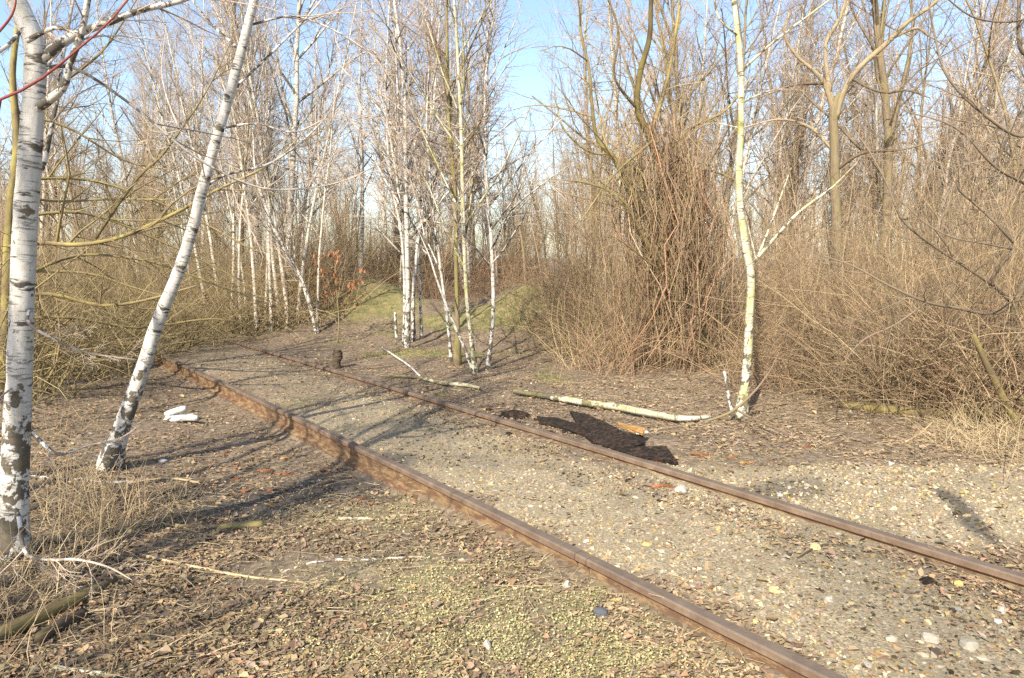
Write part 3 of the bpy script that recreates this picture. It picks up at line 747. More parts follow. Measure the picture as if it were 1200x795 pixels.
# --- the single birch to the right
built_tree('birch_tree', 'single yellowish mossy birch with a low side limb, by the log end', 'tree', (868, 488), M['birch_moss'],
    ([(868, 488), (873, 450), (876, 420), (878, 375), (880, 325), (874, 290), (867, 239), (866, 200), (868, 157), (868, 82), (860, 0), (852, -80), (850, -220), (840, -380)], [19, 15, 14, 13, 12.5, 12, 11, 10.5, 10, 9, 8, 7, 5, 2]),
    [([(880, 312), (900, 288), (935, 250), (975, 220), (1005, 190)], [6, 5.5, 4.5, 3, 1.5], [0, -.1, -.2, -.3, -.4]),
     ([(886, 305), (896, 282), (908, 250), (927, 197)], [4, 4, 3.5, 2], [0, .1, .15, .2]),
     ([(868, 85), (885, 68), (912, 45), (948, 18), (1000, -20)], [5, 4.5, 4, 3, 2], [0, -.1, -.2, -.3, -.4]),
     ([(866, 42), (850, 30), (840, 15), (836, -20)], [4, 3.5, 3, 2], [0, -.1, -.1, -.1]),
     ([(886, 305), (878, 270), (870, 240)], [2.5, 2.2, 1], [.2, .3, .4]),
     ([(867, 150), (830, 145), (800, 165)], [2.5, 2, 1], [0, .1, .2]),
     ([(868, 120), (910, 105), (960, 110)], [3, 2.2, 1], [0, .1, .2])],
    [(12, .2, 1., .75, .32, .02, .25, 6), (6, .1, 1., .65, .42, -.02, .2, 5), (3, .1, 1., .6, .5, -.03, .2, 4)], seed=41, sides=14,
    trunk_spec=[(10, .62, 1., .8, .14, .04, .25, 6), (8, .1, 1., .65, .42, 0, .2, 5), (4, .1, 1., .6, .5, -.03, .2, 4)])
built_tree('birch_stub', 'thin snapped white birch pole beside the yellowish mossy birch', 'tree stump', (860, 492), M['birch'], ([(860, 492), (854, 465), (849, 435)], [6, 5.5, 5]), seed=42, sides=9)

# --- the vine-hung tree
vt = built_tree('vine_hung_tree', 'dark crooked tree smothered by hanging vines, mossy upper limbs', 'tree', (785, 428), M['olive'],
    ([(785, 428), (788, 380), (784, 320), (780, 260), (779, 220), (772, 190), (760, 158), (747, 128), (750, 86), (761, 45), (763, 0), (768, -80), (775, -200)], [22, 19, 18, 17, 15, 13, 12, 10, 9, 8, 7, 5, 2]),
    [([(785, 300), (768, 280), (751, 247), (733, 211), (716, 181), (700, 163), (694, 126), (690, 80), (680, 30), (684, -20)], [10, 9, 9, 9, 8, 6, 5, 4, 3.4, 2], [0, -.2, -.3, -.35, -.4, -.45, -.5, -.5, -.5, -.5]),
     ([(803, 352), (785, 328), (768, 305), (750, 270), (730, 235), (690, 215), (640, 210)], [6, 6, 6, 5, 4, 3, 1.5], [-.3, -.4, -.5, -.6, -.6, -.5, -.4]),
     ([(762, 160), (780, 100), (790, 50), (800, -20)], [7, 6, 5, 3], [0, .3, .4, .5]),
     ([(772, 190), (810, 150), (850, 130), (880, 90)], [6, 5, 4, 2], [0, .3, .5, .8]),
     ([(716, 181), (690, 178), (660, 150), (650, 110)], [4, 3.5, 3, 1.5], [-.4, -.4, -.4, -.3]),
     ([(748, 130), (720, 90), (725, 40), (710, -10)], [5, 4, 3, 2], [0, -.2, -.3, -.4]),
     ([(765, 165), (720, 205), (680, 260)], [4, 3, 1.5], [-.4, -.5, -.6]),
     ([(779, 225), (825, 200), (870, 215)], [5, 4, 2], [0, .2, .4])],
    [(20, .1, 1., .85, .34, -.01, .35, 6), (8, .1, 1., .7, .45, -.04, .25, 5), (4, .1, 1., .6, .5, -.04, .2, 4)], seed=51)
def vine():
    global rng
    old = rng; rng = np.random.default_rng(52)
    b = np.array(vt.location); Yv = b[1]
    N = 250
    root = thing('hanging_vine', 'curtain of tangled reddish-tan vines hanging from the crooked tree', 'vine', (b[0] + .1, b[1] - .35, float(H(b[0] + .1, b[1] - .35))))
    o = np.array(root.location)
    for part, n, rr, mt in (('thick_stem', 60, (.005, .010), 'red'), ('strand', N, (.0025, .0065), 'red'), ('hanging_twigs', 350, (.002, .004), 'tan')):
        t = np.clip(rng.normal(.55, .28, n), 0, 1)
        top = np.stack([np.interp(t, [0, .35, .7, 1], [P(x, y, Yv)[0] for x, y in ((728, 195), (765, 140), (800, 205), (835, 265))]),
                        np.full(n, Yv), np.interp(t, [0, .35, .7, 1], [P(x, y, Yv)[2] for x, y in ((728, 195), (765, 140), (800, 205), (835, 265))])], 1)
        top += rng.normal(0, 1, (n, 3)) * np.array([.26, .22, .22])
        sx = rng.normal(.02, .24, n) + (P(785, 300, Yv)[0] - top[:, 0]) * .35
        bx = top[:, 0] + sx; byy = Yv + rng.normal(-.15, .38, n)
        if part == 'hanging_twigs': top[:, 0] += rng.normal(.1, .3, n)
        frac = np.ones(n) if part == 'thick_stem' else rng.uniform(.35, 1.05, n)
        zb = H(bx, byy)
        K = 9; s = np.linspace(0, 1, K)[None, :] 
        Pt = np.zeros((n, K, 3))
        sag = rng.normal(0, .17, (n, 1)) * np.sin(s * math.pi * rng.uniform(.7, 2.0, (n, 1))); sag2 = rng.normal(-.15, .3, (n, 1)) * np.sin(s * math.pi)
        st = s * frac[:, None]
        Pt[..., 0] = top[:, :1] * (1 - st ** 1.5) + bx[:, None] * st ** 1.5 + sag
        Pt[..., 1] = top[:, 1:2] * (1 - st) + byy[:, None] * st + sag2
        Pt[..., 2] = np.maximum(top[:, 2:] * (1 - st) + zb[:, None] * st, H(Pt[..., 0], Pt[..., 1]) + .01)
        Pt[:, 1:-1] += rng.normal(0, .05, (n, K - 2, 3))
        r = rng.uniform(*rr, n)
        g = Geo(); tubes(g, Pt, np.repeat(r[:, None], K, 1), 5 if part == 'thick_stem' else 3, cap=False)
        if part == 'thick_stem':
            for k in range(n):
                g1 = Geo(); tubes(g1, Pt[k:k + 1], np.repeat(r[k:k + 1, None], K, 1), 5, rnd=rng.random(1)); link('stem', g1.mesh('stem', M[mt], o), root)
        else: link(part, g.mesh(part, M[mt], o), root)
        if part == 'strand':
            g = Geo(); S, D, L, Rt = kids(Pt, np.repeat(r[:, None], K, 1), 7, .05, 1, .8, .3, .11, taper=.2)
            P2, R2 = grow(S, D, L, 4, .2, -.05, .002, .001, .4); tubes(g, P2, R2, 3, cap=False)
            link('fine_tendrils', g.mesh('fine_tendrils', M['tan'], o), root)
    rng = old
vine()

# --- forked pale tree and right-edge trees
built_tree('forked_tree', 'pale tan forked tree standing deep in the brush', 'tree', (985, 412), M['tan_tree'],
    ([(985, 412), (984, 330), (979, 230), (978, 170), (977, 128), (985, 110)], [20, 18, 15, 14, 13, 10]),
    [([(979, 140), (987, 112), (1002, 85), (1040, 50), (1065, 25), (1090, 8), (1130, -30)], [10, 9, 8.5, 7.5, 6.5, 5, 3], [0, -.1, -.2, -.3, -.4, -.5, -.5]),
     ([(977, 132), (966, 98), (950, 80), (933, 65), (920, 42), (925, 15)], [9, 8, 6, 5, 4, 2.5], [0, 0, 0, .1, .1, .1]),
     ([(977, 130), (970, 90), (968, 50), (985, 20), (995, -20)], [8, 7, 6, 5, 3], [0, .2, .3, .4, .5]),
     ([(1000, 93), (1020, 104), (1040, 109), (1062, 106), (1090, 115)], [5, 4, 3.5, 3, 1.5], [-.2, -.4, -.5, -.6, -.7]),
     ([(1045, 45), (1075, 33), (1085, 40), (1110, 55)], [5, 4, 3, 1.5], [-.3, -.4, -.4, -.3]),
     ([(966, 98), (930, 100), (890, 115)], [5, 3.5, 1.5], [0, -.2, -.3]),
     ([(979, 200), (1010, 180), (1060, 175), (1110, 160)], [6, 5, 3, 1.5], [0, -.3, -.5, -.6]),
     ([(979, 180), (950, 150), (915, 140), (870, 150)], [6, 5, 3, 1.5], [0, .3, .5, .6])],
    [(22, .1, 1., .8, .30, .0, .3, 6), (8, .1, 1., .7, .42, -.02, .25, 5), (4, .1, 1., .6, .5, -.03, .2, 4)], seed=61, Y=12.3)
built_tree('alder_tree', 'dark-limbed mossy tree spreading long branches over the brush beside the leaning trunk', 'tree', (1212, 500), M['alder'],
    ([(1212, 500), (1200, 440), (1191, 385), (1188, 356), (1215, 310), (1240, 240), (1235, 120), (1225, 0), (1222, -120)], [15, 13, 12, 11, 10, 9, 8, 6, 3]),
    [([(1188, 356), (1172, 342), (1162, 330), (1172, 312), (1186, 295), (1190, 278), (1203, 262), (1225, 230)], [6, 5.5, 5, 5, 4.5, 4, 4, 2], [0, -.1, -.2, -.25, -.3, -.3, -.35, -.4]),
     ([(1165, 335), (1130, 312), (1085, 282), (1056, 256), (1042, 222), (1022, 183), (1000, 150)], [4.5, 4, 3.5, 3.2, 2.6, 2, 1], [-.2, -.3, -.4, -.5, -.5, -.5, -.4]),
     ([(1187, 284), (1165, 260), (1146, 242), (1122, 219), (1128, 198), (1136, 178), (1150, 140)], [3.5, 3.2, 3, 2.6, 2.2, 1.8, 1], [-.3, -.4, -.4, -.5, -.5, -.5, -.5]),
     ([(1146, 242), (1165, 215), (1178, 203)], [2.2, 2, 1], [-.4, -.4, -.4]),
     ([(1186, 292), (1150, 285), (1115, 278), (1085, 262), (1050, 230)], [3, 2.6, 2.2, 1.8, 1], [-.3, -.5, -.6, -.6, -.6]),
     ([(1190, 352), (1165, 368), (1120, 361), (1085, 354), (1040, 334), (1000, 312), (965, 300)], [5, 4.5, 4, 3.4, 2.8, 2, 1], [0, -.3, -.5, -.7, -.8, -.8, -.8]),
     ([(1085, 355), (1050, 380), (1010, 400), (985, 430)], [2.4, 2, 1.5, 1], [-.7, -.8, -.9, -.9]),
     ([(1236, 130), (1200, 160), (1160, 140), (1110, 90), (1095, 40), (1088, 0)], [5, 4, 3.5, 3, 2.5, 2], [0, -.2, -.4, -.5, -.5, -.5]),
     ([(1240, 235), (1200, 215), (1165, 195), (1120, 150), (1060, 130)], [5, 4, 3, 2, 1], [0, -.3, -.6, -.8, -.9]),
     ([(1226, 10), (1190, 25), (1140, 20), (1100, -10)], [4, 3, 2.4, 1.5], [0, -.2, -.4, -.5]),
     ([(1230, 70), (1197, 60), (1194, 0), (1190, -60)], [5, 5, 4, 2], [0, -.1, -.1, -.1])],
    [(12, .15, 1., .8, .30, .01, .3, 6), (6, .1, 1., .7, .42, 0, .25, 5), (3, .1, 1., .6, .5, -.02, .2, 4)], seed=62, Y=6.7, wf=1.12)
def stick(name, label, cat, pts, ws, mat, K=None, group=None, dz=0.0, twigs=None, seed=0, sides=9, knob=.12, lift=None):
    """a piece of wood lying on the ground along photo pixels"""
    global rng
    old = rng; rng = np.random.default_rng(900 + seed)
    W = np.array([G(*p) for p in pts]); ws_ = np.interp(np.linspace(0, 1, len(pts)), np.linspace(0, 1, len(ws)), ws)
    R = ws_ / 2 * W[:, 1] / FPX; W[:, 2] += R * .75 + dz
    if lift is not None: W[:, 2] += np.array(lift)
    Q = spline(np.c_[W, R], K or max(8, len(pts) * 4)); Pt, R = Q[None, :, :3], np.maximum(Q[None, :, 3], .001)
    b = W[0].copy(); b[2] = float(H(b[0], b[1]))
    g = Geo(); tubes(g, Pt, R, sides, rnd=rng.random(1), knob=knob)
    if twigs:
        root = thing(name, label, cat, tuple(b), group); link('stem', g.mesh('stem', mat, b), root)
        gc = Geo(); crown_of(Pt, R, twigs, gc); link('twigs', gc.mesh('twigs', mat, b), root); o = root
    else: o = tag(link(name, g.mesh(name, mat, b), None, tuple(b)), label, cat, group)
    rng = old; return o
built_tree('leaning_trunk', 'mossy broken trunk leaning out of the brush beside the dry straw', 'tree trunk', (1196, 508), M['olive'], ([(1196, 508), (1180, 475), (1165, 445), (1152, 418), (1140, 392)], [13, 12, 11, 10, 8]), seed=63, sides=10)

# --- prototypes for the wood behind and the thickets
birches = [proto_tree('birch_tree', 'x', 'tree', M['birch_far'], h, r, n1, 9, 5, 100 + i, lean=ln, lf=.20, ang=.62, droop=-.05, t0=.28) for i, (h, r, n1, ln) in enumerate([(10, .065, 30, .03), (8.5, .05, 26, .07), (11.5, .075, 34, .04), (7, .04, 22, .10)])]
tans = [proto_tree('bare_tree', 'x', 'tree', M['tan_tree'], h, r, n1, 9, 6, 120 + i, lean=ln, lf=lf, ang=ang, droop=.04, t0=.16, up=.10) for i, (h, r, n1, ln, lf, ang) in enumerate([(9, .07, 34, .04, .26, .5), (7.5, .055, 30, .06, .30, .55), (11, .09, 38, .03, .22, .45), (6, .035, 26, .08, .33, .5)])]
greys = [proto_tree('bare_tree', 'x', 'tree', M['grey'], h, r, n1, 9, 6, 140 + i, lean=ln, lf=.34, ang=.85, droop=.0, t0=.22, up=.05) for i, (h, r, n1, ln) in enumerate([(8.5, .075, 24, .06), (7, .06, 22, .09)])]

def bush(name, mat, seed, n, rad, Lr, up, curl, n2=6, n3=3, rr=(.0025, .007), spread=.5):
    global rng
    old = rng; rng = np.random.default_rng(seed)
    root = thing(name, 'x', 'bush', (0, 0, 0))
    a = rng.random(n) * 6.283; q = rad * np.sqrt(rng.random(n))
    S = np.c_[q * np.cos(a), q * np.sin(a), np.full(n, -.05)]
    D = np.c_[rng.normal(0, spread, (n, 2)) + .4 * S[:, :2] / rad, np.ones(n)]
    L = rng.uniform(*Lr, n)
    P1, R1 = grow(S, D, L, 8, .14, up, rng.uniform(*rr, n), .0015, curl)
    P1[..., 2] = np.maximum(P1[..., 2], -.05)
    g = Geo(); tubes(g, P1, R1, 4, cap=False); link('stems', g.mesh('stems', mat), root)
    g = Geo()
    S, D, L2, Rt = kids(P1, R1, n2, .12, 1, .6, .3, .42, taper=.3)
    P2, R2 = grow(S, D, L2, 4, .16, -.02, np.clip(Rt * .6, .0015, .0042), .0012, .5); tubes(g, P2, R2, 3, cap=False)
    S, D, L3, Rt = kids(P2, R2, n3, .1, 1, .7, .3, .45, taper=.3)
    P3, R3 = grow(S, D, L3, 3, .16, -.02, .0014, .0009, .4); tubes(g, P3, R3, 3, cap=False)
    link('twigs', g.mesh('twigs', mat), root)
    rng = old; return root
brambles = [bush('bramble_bush', M['tan'], 200 + i, 62, .85, (1.0, 3.0), -.06, 1.1, n2=4, n3=1, spread=.55, rr=(.004, .012)) for i in range(3)]
uprights = [bush('upright_brush', M['tan'], 210 + i, 30, .65, (1.6, 3.6), .03, .4, n2=6, n3=2, spread=.22, rr=(.006, .017)) for i in range(3)]
reds = [bush('reddish_brush', M['red'], 220 + i, 54, .8, (1.1, 3.0), -.02, .9, n2=4, n3=1, spread=.42, rr=(.004, .013)) for i in range(2)]
olives = [bush('mossy_bush', M['olive'], 230 + i, 38, .8, (1.3, 3.0), -.04, .9, n2=5, n3=2, spread=.65, rr=(.006, .018)) for i in range(2)]
fills = {}
used = set()
def put(p, loc, rz, sc, label, group, tilt=(0, 0)):
    if id(p) not in used:
        used.add(id(p)); p.location = loc; p.rotation_euler = (tilt[0], tilt[1], rz); p.scale = (sc, sc, sc); p['label'] = label; p['group'] = group
        return p
    return copy_tree(p, loc, rz, sc, label, group, tilt=tilt)
def at_px(px, Y): 
    x = (px - 600) / FPX * Y / (math.cos(PITCH)); return x

rb = np.random.default_rng(77)
# thicket along the right verge: its front edge follows the photograph's
front = lambda px: np.interp(px, [590, 650, 700, 760, 830, 900, 960, 1010, 1100, 1200, 1320], [12.6, 11.4, 10.4, 10.0, 9.0, 8.9, 8.9, 8.0, 7.5, 7.3, 7.0])
LB = {'b': ('tan tangled bramble bush in the thicket along the track verge', 'bramble bushes in the thicket'),
      'u': ('tall upright tan brush with straight thin stems in the thicket', 'upright brush in the thicket'),
      'r': ('reddish-brown thin-stemmed brush mixed into the thicket', 'reddish brush in the thicket'),
      'o': ('olive-green mossy bush with thick twisting stems', 'mossy bushes in the thicket')}
nb = 0
for row in range(5):
    for px in np.arange(650, 1330, 56 - 1 * row):
        px = px + rb.uniform(-18, 18); Y = float(front(px)) + .55 + row * rb.uniform(.85, 1.15)
        x = at_px(px, Y)
        k = rb.random()
        if row < 2: kind = 'b' if k < .45 else ('r' if k < .75 else ('o' if k < .85 else 'u'))
        else: kind = 'u' if k < .42 else ('b' if k < .70 else ('r' if k < .90 else 'o'))
        if row == 0 and rb.random() < .15: continue
        pr = {'b': brambles, 'u': uprights, 'r': reds, 'o': olives}[kind]
        sc = rb.uniform(.5, .8) if row == 0 else rb.uniform(.6, 1.0)
        if px < 690: sc *= .65
        put(pr[rb.integers(len(pr))], (x, Y, float(H(x, Y))), rb.random() * 6.28, sc, *LB[kind]); nb += 1
# thicket on the left, beyond the end of the open track
frontL = lambda px: np.interp(px, [-100, 0, 60, 150, 240, 300, 370], [9.5, 10.5, 12.0, 13.8, 14.6, 14.2, 13.2])
for row in range(6):
    for px in np.arange(-60, 375, 44 - 2 * row):
        px = px + rb.uniform(-14, 14); Y = float(frontL(px)) + .5 + row * rb.uniform(.8, 1.1); x = at_px(px, Y); k = rb.random()
        kind = ('o' if k < .5 else ('b' if k < .7 else 'u')) if row < 3 else ('u' if k < .5 else ('o' if k < .75 else 'r'))
        pr = {'b': brambles, 'u': uprights, 'r': reds, 'o': olives}[kind]
        put(pr[rb.integers(len(pr))], (x, Y, float(H(x, Y))), rb.random() * 6.28, rb.uniform(.6, 1.0), *LB[kind]); nb += 1
# low brush on the far bank between the two thickets
for i in range(46):
    px = rb.uniform(370, 640); Y = rb.uniform(19.5, 30); x = at_px(px, Y); kind = 'u' if rb.random() < .5 else 'r'
    pr = {'u': uprights, 'r': reds}[kind]
    put(pr[rb.integers(len(pr))], (x, Y, float(H(x, Y))), rb.random() * 6.28, rb.uniform(.6, 1.0), *LB[kind])
def coppice(seed, n, Hr, mat):
    global rng
    old = rng; rng = np.random.default_rng(seed); root = thing('coppice_clump', 'x', 'tree', (0, 0, 0))
    a = rng.random(n) * 6.283; q = .35 * np.sqrt(rng.random(n)); S = np.c_[q * np.cos(a), q * np.sin(a), np.full(n, -.08)]
    D = np.c_[rng.normal(0, .10, (n, 2)) + .12 * S[:, :2] / .35, np.ones(n)]; L = rng.uniform(*Hr, n)
    P1, R1 = grow(S, D, L, 10, .05, .02, rng.uniform(.010, .026, n), .003, .15)
    for k in range(n):
        g = Geo(); tubes(g, P1[k:k + 1], R1[k:k + 1], 5, rnd=rng.random(1)); link('stem', g.mesh('stem', mat), root)
    g = Geo(); S, D, L2, Rt = kids(P1, R1, 18, .08, .98, .6, .2, .19, taper=.45)
    P2, R2 = grow(S, D, L2, 5, .12, .03, np.clip(Rt * .5, .0018, .006), .0014, .3); tubes(g, P2, R2, 3, cap=False)
    S, D, L3, Rt = kids(P2, R2, 6, .1, 1, .65, .3, .42, taper=.3); P3, R3 = grow(S, D, L3, 4, .14, 0, .0019, .0011, .4); tubes(g, P3, R3, 3, cap=False)
    link('twigs', g.mesh('twigs', mat), root); rng = old; return root
cops = [coppice(250, 8, (3.2, 6.0), M['tan_tree']), coppice(251, 7, (4.0, 7.5), M['tan']), coppice(252, 9, (2.8, 5.0), M['tan_tree']), coppice(253, 6, (4.5, 8.0), M['tan_tree'])]
nc = 0
for Y0, Y1, n in ((11.5, 15, 20), (15, 21, 34), (21, 32, 50), (32, 48, 46)):
    for k in range(n):
        Y = rb.uniform(Y0, Y1); px = rb.uniform(-60, 1270)
        if px < 640 and Y < (22 if px > 370 else 17): px = rb.uniform(680, 1270)
        if px > 640 and Y < float(front(px)) + 2.5: Y = float(front(px)) + 2.5 + rb.random()
        x = at_px(px, Y); far = Y > 22
        put(cops[rb.integers(4)], (x, Y, float(H(x, Y))), rb.random() * 6.28, rb.uniform(.75, 1.15) * (.72 if Y < 16 else (.85 if Y < 21 else 1.)), 'clump of tan whip-like stems ' + ('deep in the wood' if far else 'rising just behind the bramble thicket'), 'stem clumps ' + ('deep in the wood' if far else 'behind the thicket')); nc += 1
for px, Y, sc in [(-30, 9.0, 1.0), (15, 9.8, 1.0), (60, 10.3, .9), (95, 10.8, .95), (140, 11.4, .9), (180, 12.2, .9), (215, 12.8, .85), (40, 8.6, .7), (-70, 7.8, 1.0)]:
    x = at_px(px, Y); put(olives[rb.integers(2)], (x, Y, float(H(x, Y))), rb.random() * 6.28, sc, 'olive twiggy bush screening the wood behind the leaning birch', 'olive bushes behind the leaning birch')
for px, Y, sc in [(930, 8.3, .5), (985, 7.9, .6), (1030, 7.6, .7), (1075, 7.2, .65), (1110, 7.1, .75), (1150, 6.9, .7), (1185, 6.8, .8), (1220, 6.6, .8), (1100, 7.6, .9), (1170, 7.4, 1.0), (1230, 7.2, 1.0), (890, 8.3, .5), (720, 9.7, .55), (690, 10.2, .6)]:
    x = at_px(px, Y); k = rb.random(); put((brambles if k < .6 else reds)[rb.integers(2)], (x, Y, float(H(x, Y))), rb.random() * 6.28, sc, 'low arching bramble along the front of the thicket', 'low brambles at the thicket front')
for px, Y, sc in [(405, 18.5, .5), (425, 19, .6), (455, 18.8, .5), (500, 17, .5), (520, 16.5, .45), (560, 15.8, .4), (590, 15.0, .35), (650, 14.2, .5), (370, 15.5, .6), (385, 16.5, .6)]:
    x = at_px(px, Y); put(reds[rb.integers(2)], (x, Y, float(H(x, Y))), rb.random() * 6.28, sc, 'reddish-brown shrub growing on the grassy bank', 'shrubs on the grassy bank')
# birch row at the left thicket edge
for px, Yb, sc, ti in [(272, 15.0, .75, .03), (283, 14.6, .9, -.02), (291, 15.2, .8, .05), (302, 14.3, .85, -.04), (312, 14.9, .7, .02), (318, 14.2, .95, .03), (329, 14.8, .8, -.03), (338, 14.4, .75, .06), (350, 14.6, .7, -.08), (258, 15.8, .8, .04), (245, 15.0, .7, -.05), (228, 16.2, .9, .02), (372, 14.1, .62, -.06)]:
    x = at_px(px, Yb)
    bo = put(birches[rb.integers(4)], (x, Yb, float(H(x, Yb))), rb.random() * 6.28, sc, 'slim pale birch in the close row edging the thicket by the rail end', 'birches in the row by the rail end', (0, ti)); bo.scale = (sc * .7, sc * .7, sc)
built_tree('birch_tree', 'thin birch with a bright lower stem slanting out of the close birch row', 'tree', (372, 392), M['birch'],
    ([(372, 392), (364, 360), (352, 325), (335, 295), (322, 270), (312, 245), (300, 205), (296, 150)], [7, 7, 6.5, 6, 5.5, 5, 3.5, 1.5]), (), None, seed=70, sides=9, trunk_spec=TS)
# the wood behind
nt = 0
for i in range(230):
    Y = 13.5 + 50 * rb.random() ** 1.25
    px = rb.uniform(-80, 1290)
    x = at_px(px, Y)
    if 370 < px < 640 and Y < 21: continue
    if 590 < px < 700 and Y < 34: Y = 27 + 18 * rb.random(); x = at_px(px, Y)
    if px < 380 and Y < 16: Y += 4; x = at_px(px, Y)
    k = rb.random(); right = px > 640
    if k < (.28 if right else .55): pr, lab, grp = birches, 'pale slender birch standing in the wood behind the brush', 'birches in the wood behind the brush'
    elif k < .88: pr, lab, grp = tans, 'tan bare tree with upswept twigs in the wood behind the brush', 'tan bare trees in the wood behind the brush'
    else: pr, lab, grp = greys, 'grey-brown spreading bare tree in the wood behind the brush', 'grey-brown trees in the wood behind the brush'
    if Y > 34: lab = lab.replace('in the wood behind the brush', 'far back in the hazy wood'); grp = grp.replace('in the wood behind the brush', 'far back in the wood')
    elif Y < 20: lab = lab.replace('in the wood behind the brush', 'close behind the brush'); grp = grp.replace('in the wood behind the brush', 'close behind the brush')
    sc = rb.uniform(.75, 1.25) * (1.0 if right else .85)
    if 580 < px < 700: sc *= .62
    put(pr[rb.integers(len(pr))], (x, Y, float(H(x, Y))), rb.random() * 6.28, sc, lab, grp); nt += 1
for i in range(26):
    px = rb.uniform(230, 590) if i < 20 else rb.uniform(690, 1250); Y = rb.uniform(15.5 if px < 370 else 20.5, 30); x = at_px(px, Y)
    put(birches[rb.integers(4)], (x, Y, float(H(x, Y))), rb.random() * 6.28, rb.uniform(1.0, 1.35), 'tall pale birch with a fine drooping crown above the lower wood', 'tall birches above the lower wood')
for i in range(22):
    px = rb.uniform(575, 720); Y = rb.uniform(19.5, 34); x = at_px(px, Y)
    put((tans if i % 2 else birches)[rb.integers(4)], (x, Y, float(H(x, Y))), rb.random() * 6.28, rb.uniform(.5, .68) * Y / 26, 'small pale young tree in the low gap behind the grassy bank', 'young trees in the low gap behind the bank')
# birches to the left of and behind the camera, whose shadows lie across the track
for x, y, sc in [(-5.2, .2, .95), (-4.3, -3.0, 1.0)]:
    put(birches[rb.integers(4)], (x, y, float(H(x, y))), rb.random() * 6.28, sc, 'slender birch on the near verge beside the stout scarred birch', 'birches on the near verge')

verge = [proto_tree('birch_tree', 'x', 'tree', M['birch_far'], 8.5, .05, 14, 6, 3, 160, lean=.05, lf=.17, ang=.6, droop=-.05, t0=.45), proto_tree('birch_tree', 'x', 'tree', M['birch_far'], 9.5, .06, 14, 6, 3, 161, lean=.09, lf=.17, ang=.6, droop=-.05, t0=.45)]
for i, (x, y) in enumerate([(-3.84, 1.5), (-5.1, 2.7), (-3.0, .6), (-6.4, 4.0), (-4.9, 1.3), (-3.5, 2.1), (-5.9, 2.2), (-7.2, 4.6), (-3.4, -1.6)]):
    put(verge[i % 2], (x, y, float(H(x, y))), rb.random() * 6.28, rb.uniform(.8, 1.1), 'sparse young birch on the near verge beside the stout scarred birch', 'sparse birches on the near verge')
# --- orange-leaved sapling
def sapling():
    global rng
    old = rng; rng = np.random.default_rng(81)
    b = G(396, 402); root = thing('sapling', 'small sapling still holding withered orange leaves', 'sapling', tuple(b))
    T, R = px_path([(396, 402), (397, 375), (395, 345), (393, 315), (396, 300)], b[1], [2.6, 2.2, 2, 1.5, 1]); T[0, 0] = b - np.array([0, 0, .04])
    g = Geo(); tubes(g, T, R, 7, rnd=np.array([.5])); link('trunk', g.mesh('trunk', M['olive'], b), root)
    g = Geo(); S, D, L, Rt = kids(T, R, 16, .35, 1., 1.0, .2, .33); P1, R1 = grow(S, D, L, 6, .1, .03, .005, .002, .2); tubes(g, P1, R1, 4, cap=False)
    S, D, L, Rt = kids(P1, R1, 5, .2, 1, .7, .2, .4); P2, R2 = grow(S, D, L, 4, .1, 0, .003, .0015); tubes(g, P2, R2, 3, cap=False); link('branches', g.mesh('branches', M['olive'], b), root)
    me = []
    for s_ in range(3):
        gl = Geo(); l = .062
        V = np.array([(0, 0, 0), (.35, .28, .03), (.7, .24, .02), (1, 0, -.06), (.7, -.24, .02), (.35, -.28, .03)]) * l * (1 + .15 * s_)
        gl.add(V, [(0, 3, 2, 1), (0, 5, 4, 3)]); me.append(gl.mesh('leaf', M['leaf_orange']))
    ends = P2[:, 2:].reshape(-1, 3); sel = ends[(ends[:, 2] > 0.35)]
    for p in sel[rng.permutation(len(sel))[:170]]:
        o = link('leaf', me[rng.integers(3)], root, tuple(p - b)); o.rotation_euler = (rng.normal(0, .5), rng.uniform(.5, 1.5), rng.random() * 6.28); s = rng.uniform(.6, 1.15); o.scale = (s, s, s)
    rng = old
sapling()

# ================================================================== THINGS LYING ABOUT
stick('fallen_birch_log', 'long fallen birch log, mossy yellow underneath, lying behind the charred boards', 'log', [(602, 464), (620, 466.5), (650, 472), (690, 479), (730, 485), (770, 493), (800, 497), (835, 494)], [5, 6.5, 7.5, 8, 8.5, 8, 7, 4.5], M['birch_log'], seed=1, sides=12, dz=.03, K=26, knob=.2, twigs=[(7, .15, .9, 1.0, .07, -.1, .3, 5), (2, .2, 1., .7, .4, 0, .2, 4)])
stick('fallen_branch', 'white bare branch lying on the leaves beyond the far rail', 'branch', [(446, 444), (470, 444), (490, 446), (520, 453), (545, 455), (562, 458)], [2.5, 3.5, 4, 4.5, 4.5, 3], M['birch_log'], seed=2, dz=.022)
stick('fallen_branch', 'straight thin pale stick slanting up from the white bare branch', 'branch', [(447, 410), (462, 420), (478, 431), (492, 444)], [2.5, 2.2, 2.2, 2], M['birch'], seed=3, dz=.03)
built_tree('fallen_bough', 'yellow-green mossy bough resting against the yellowish birch foot', 'branch', (806, 499), M['green'],
    ([(806, 499), (830, 493), (858, 482), (885, 458), (902, 435), (912, 415)], [4, 4.5, 5, 4, 2.5, 1]),
    [([(862, 480), (885, 492), (910, 503), (930, 511)], [4, 3.5, 3, 2], [0, -.3, -.6, -.8])], [(8, .2, 1., .7, .25, 0, .2, 5), (4, .2, 1., .6, .4, 0, .2, 4)], seed=64, sides=8, Y=6.6)
stick('mossy_log', 'dark mossy log half hidden at the foot of the thicket', 'log', [(985, 478), (1020, 482), (1060, 487), (1110, 490), (1160, 491), (1215, 497)], [9, 12, 13, 13, 12, 10], M['olive'], seed=4, sides=12)
stick('rotten_log', 'olive rotten log sunk in dry grass under the stout birch', 'log', [(-30, 768), (20, 742), (60, 722), (100, 703), (135, 682)], [20, 20, 18, 15, 9], M['olive'], seed=5, sides=12)
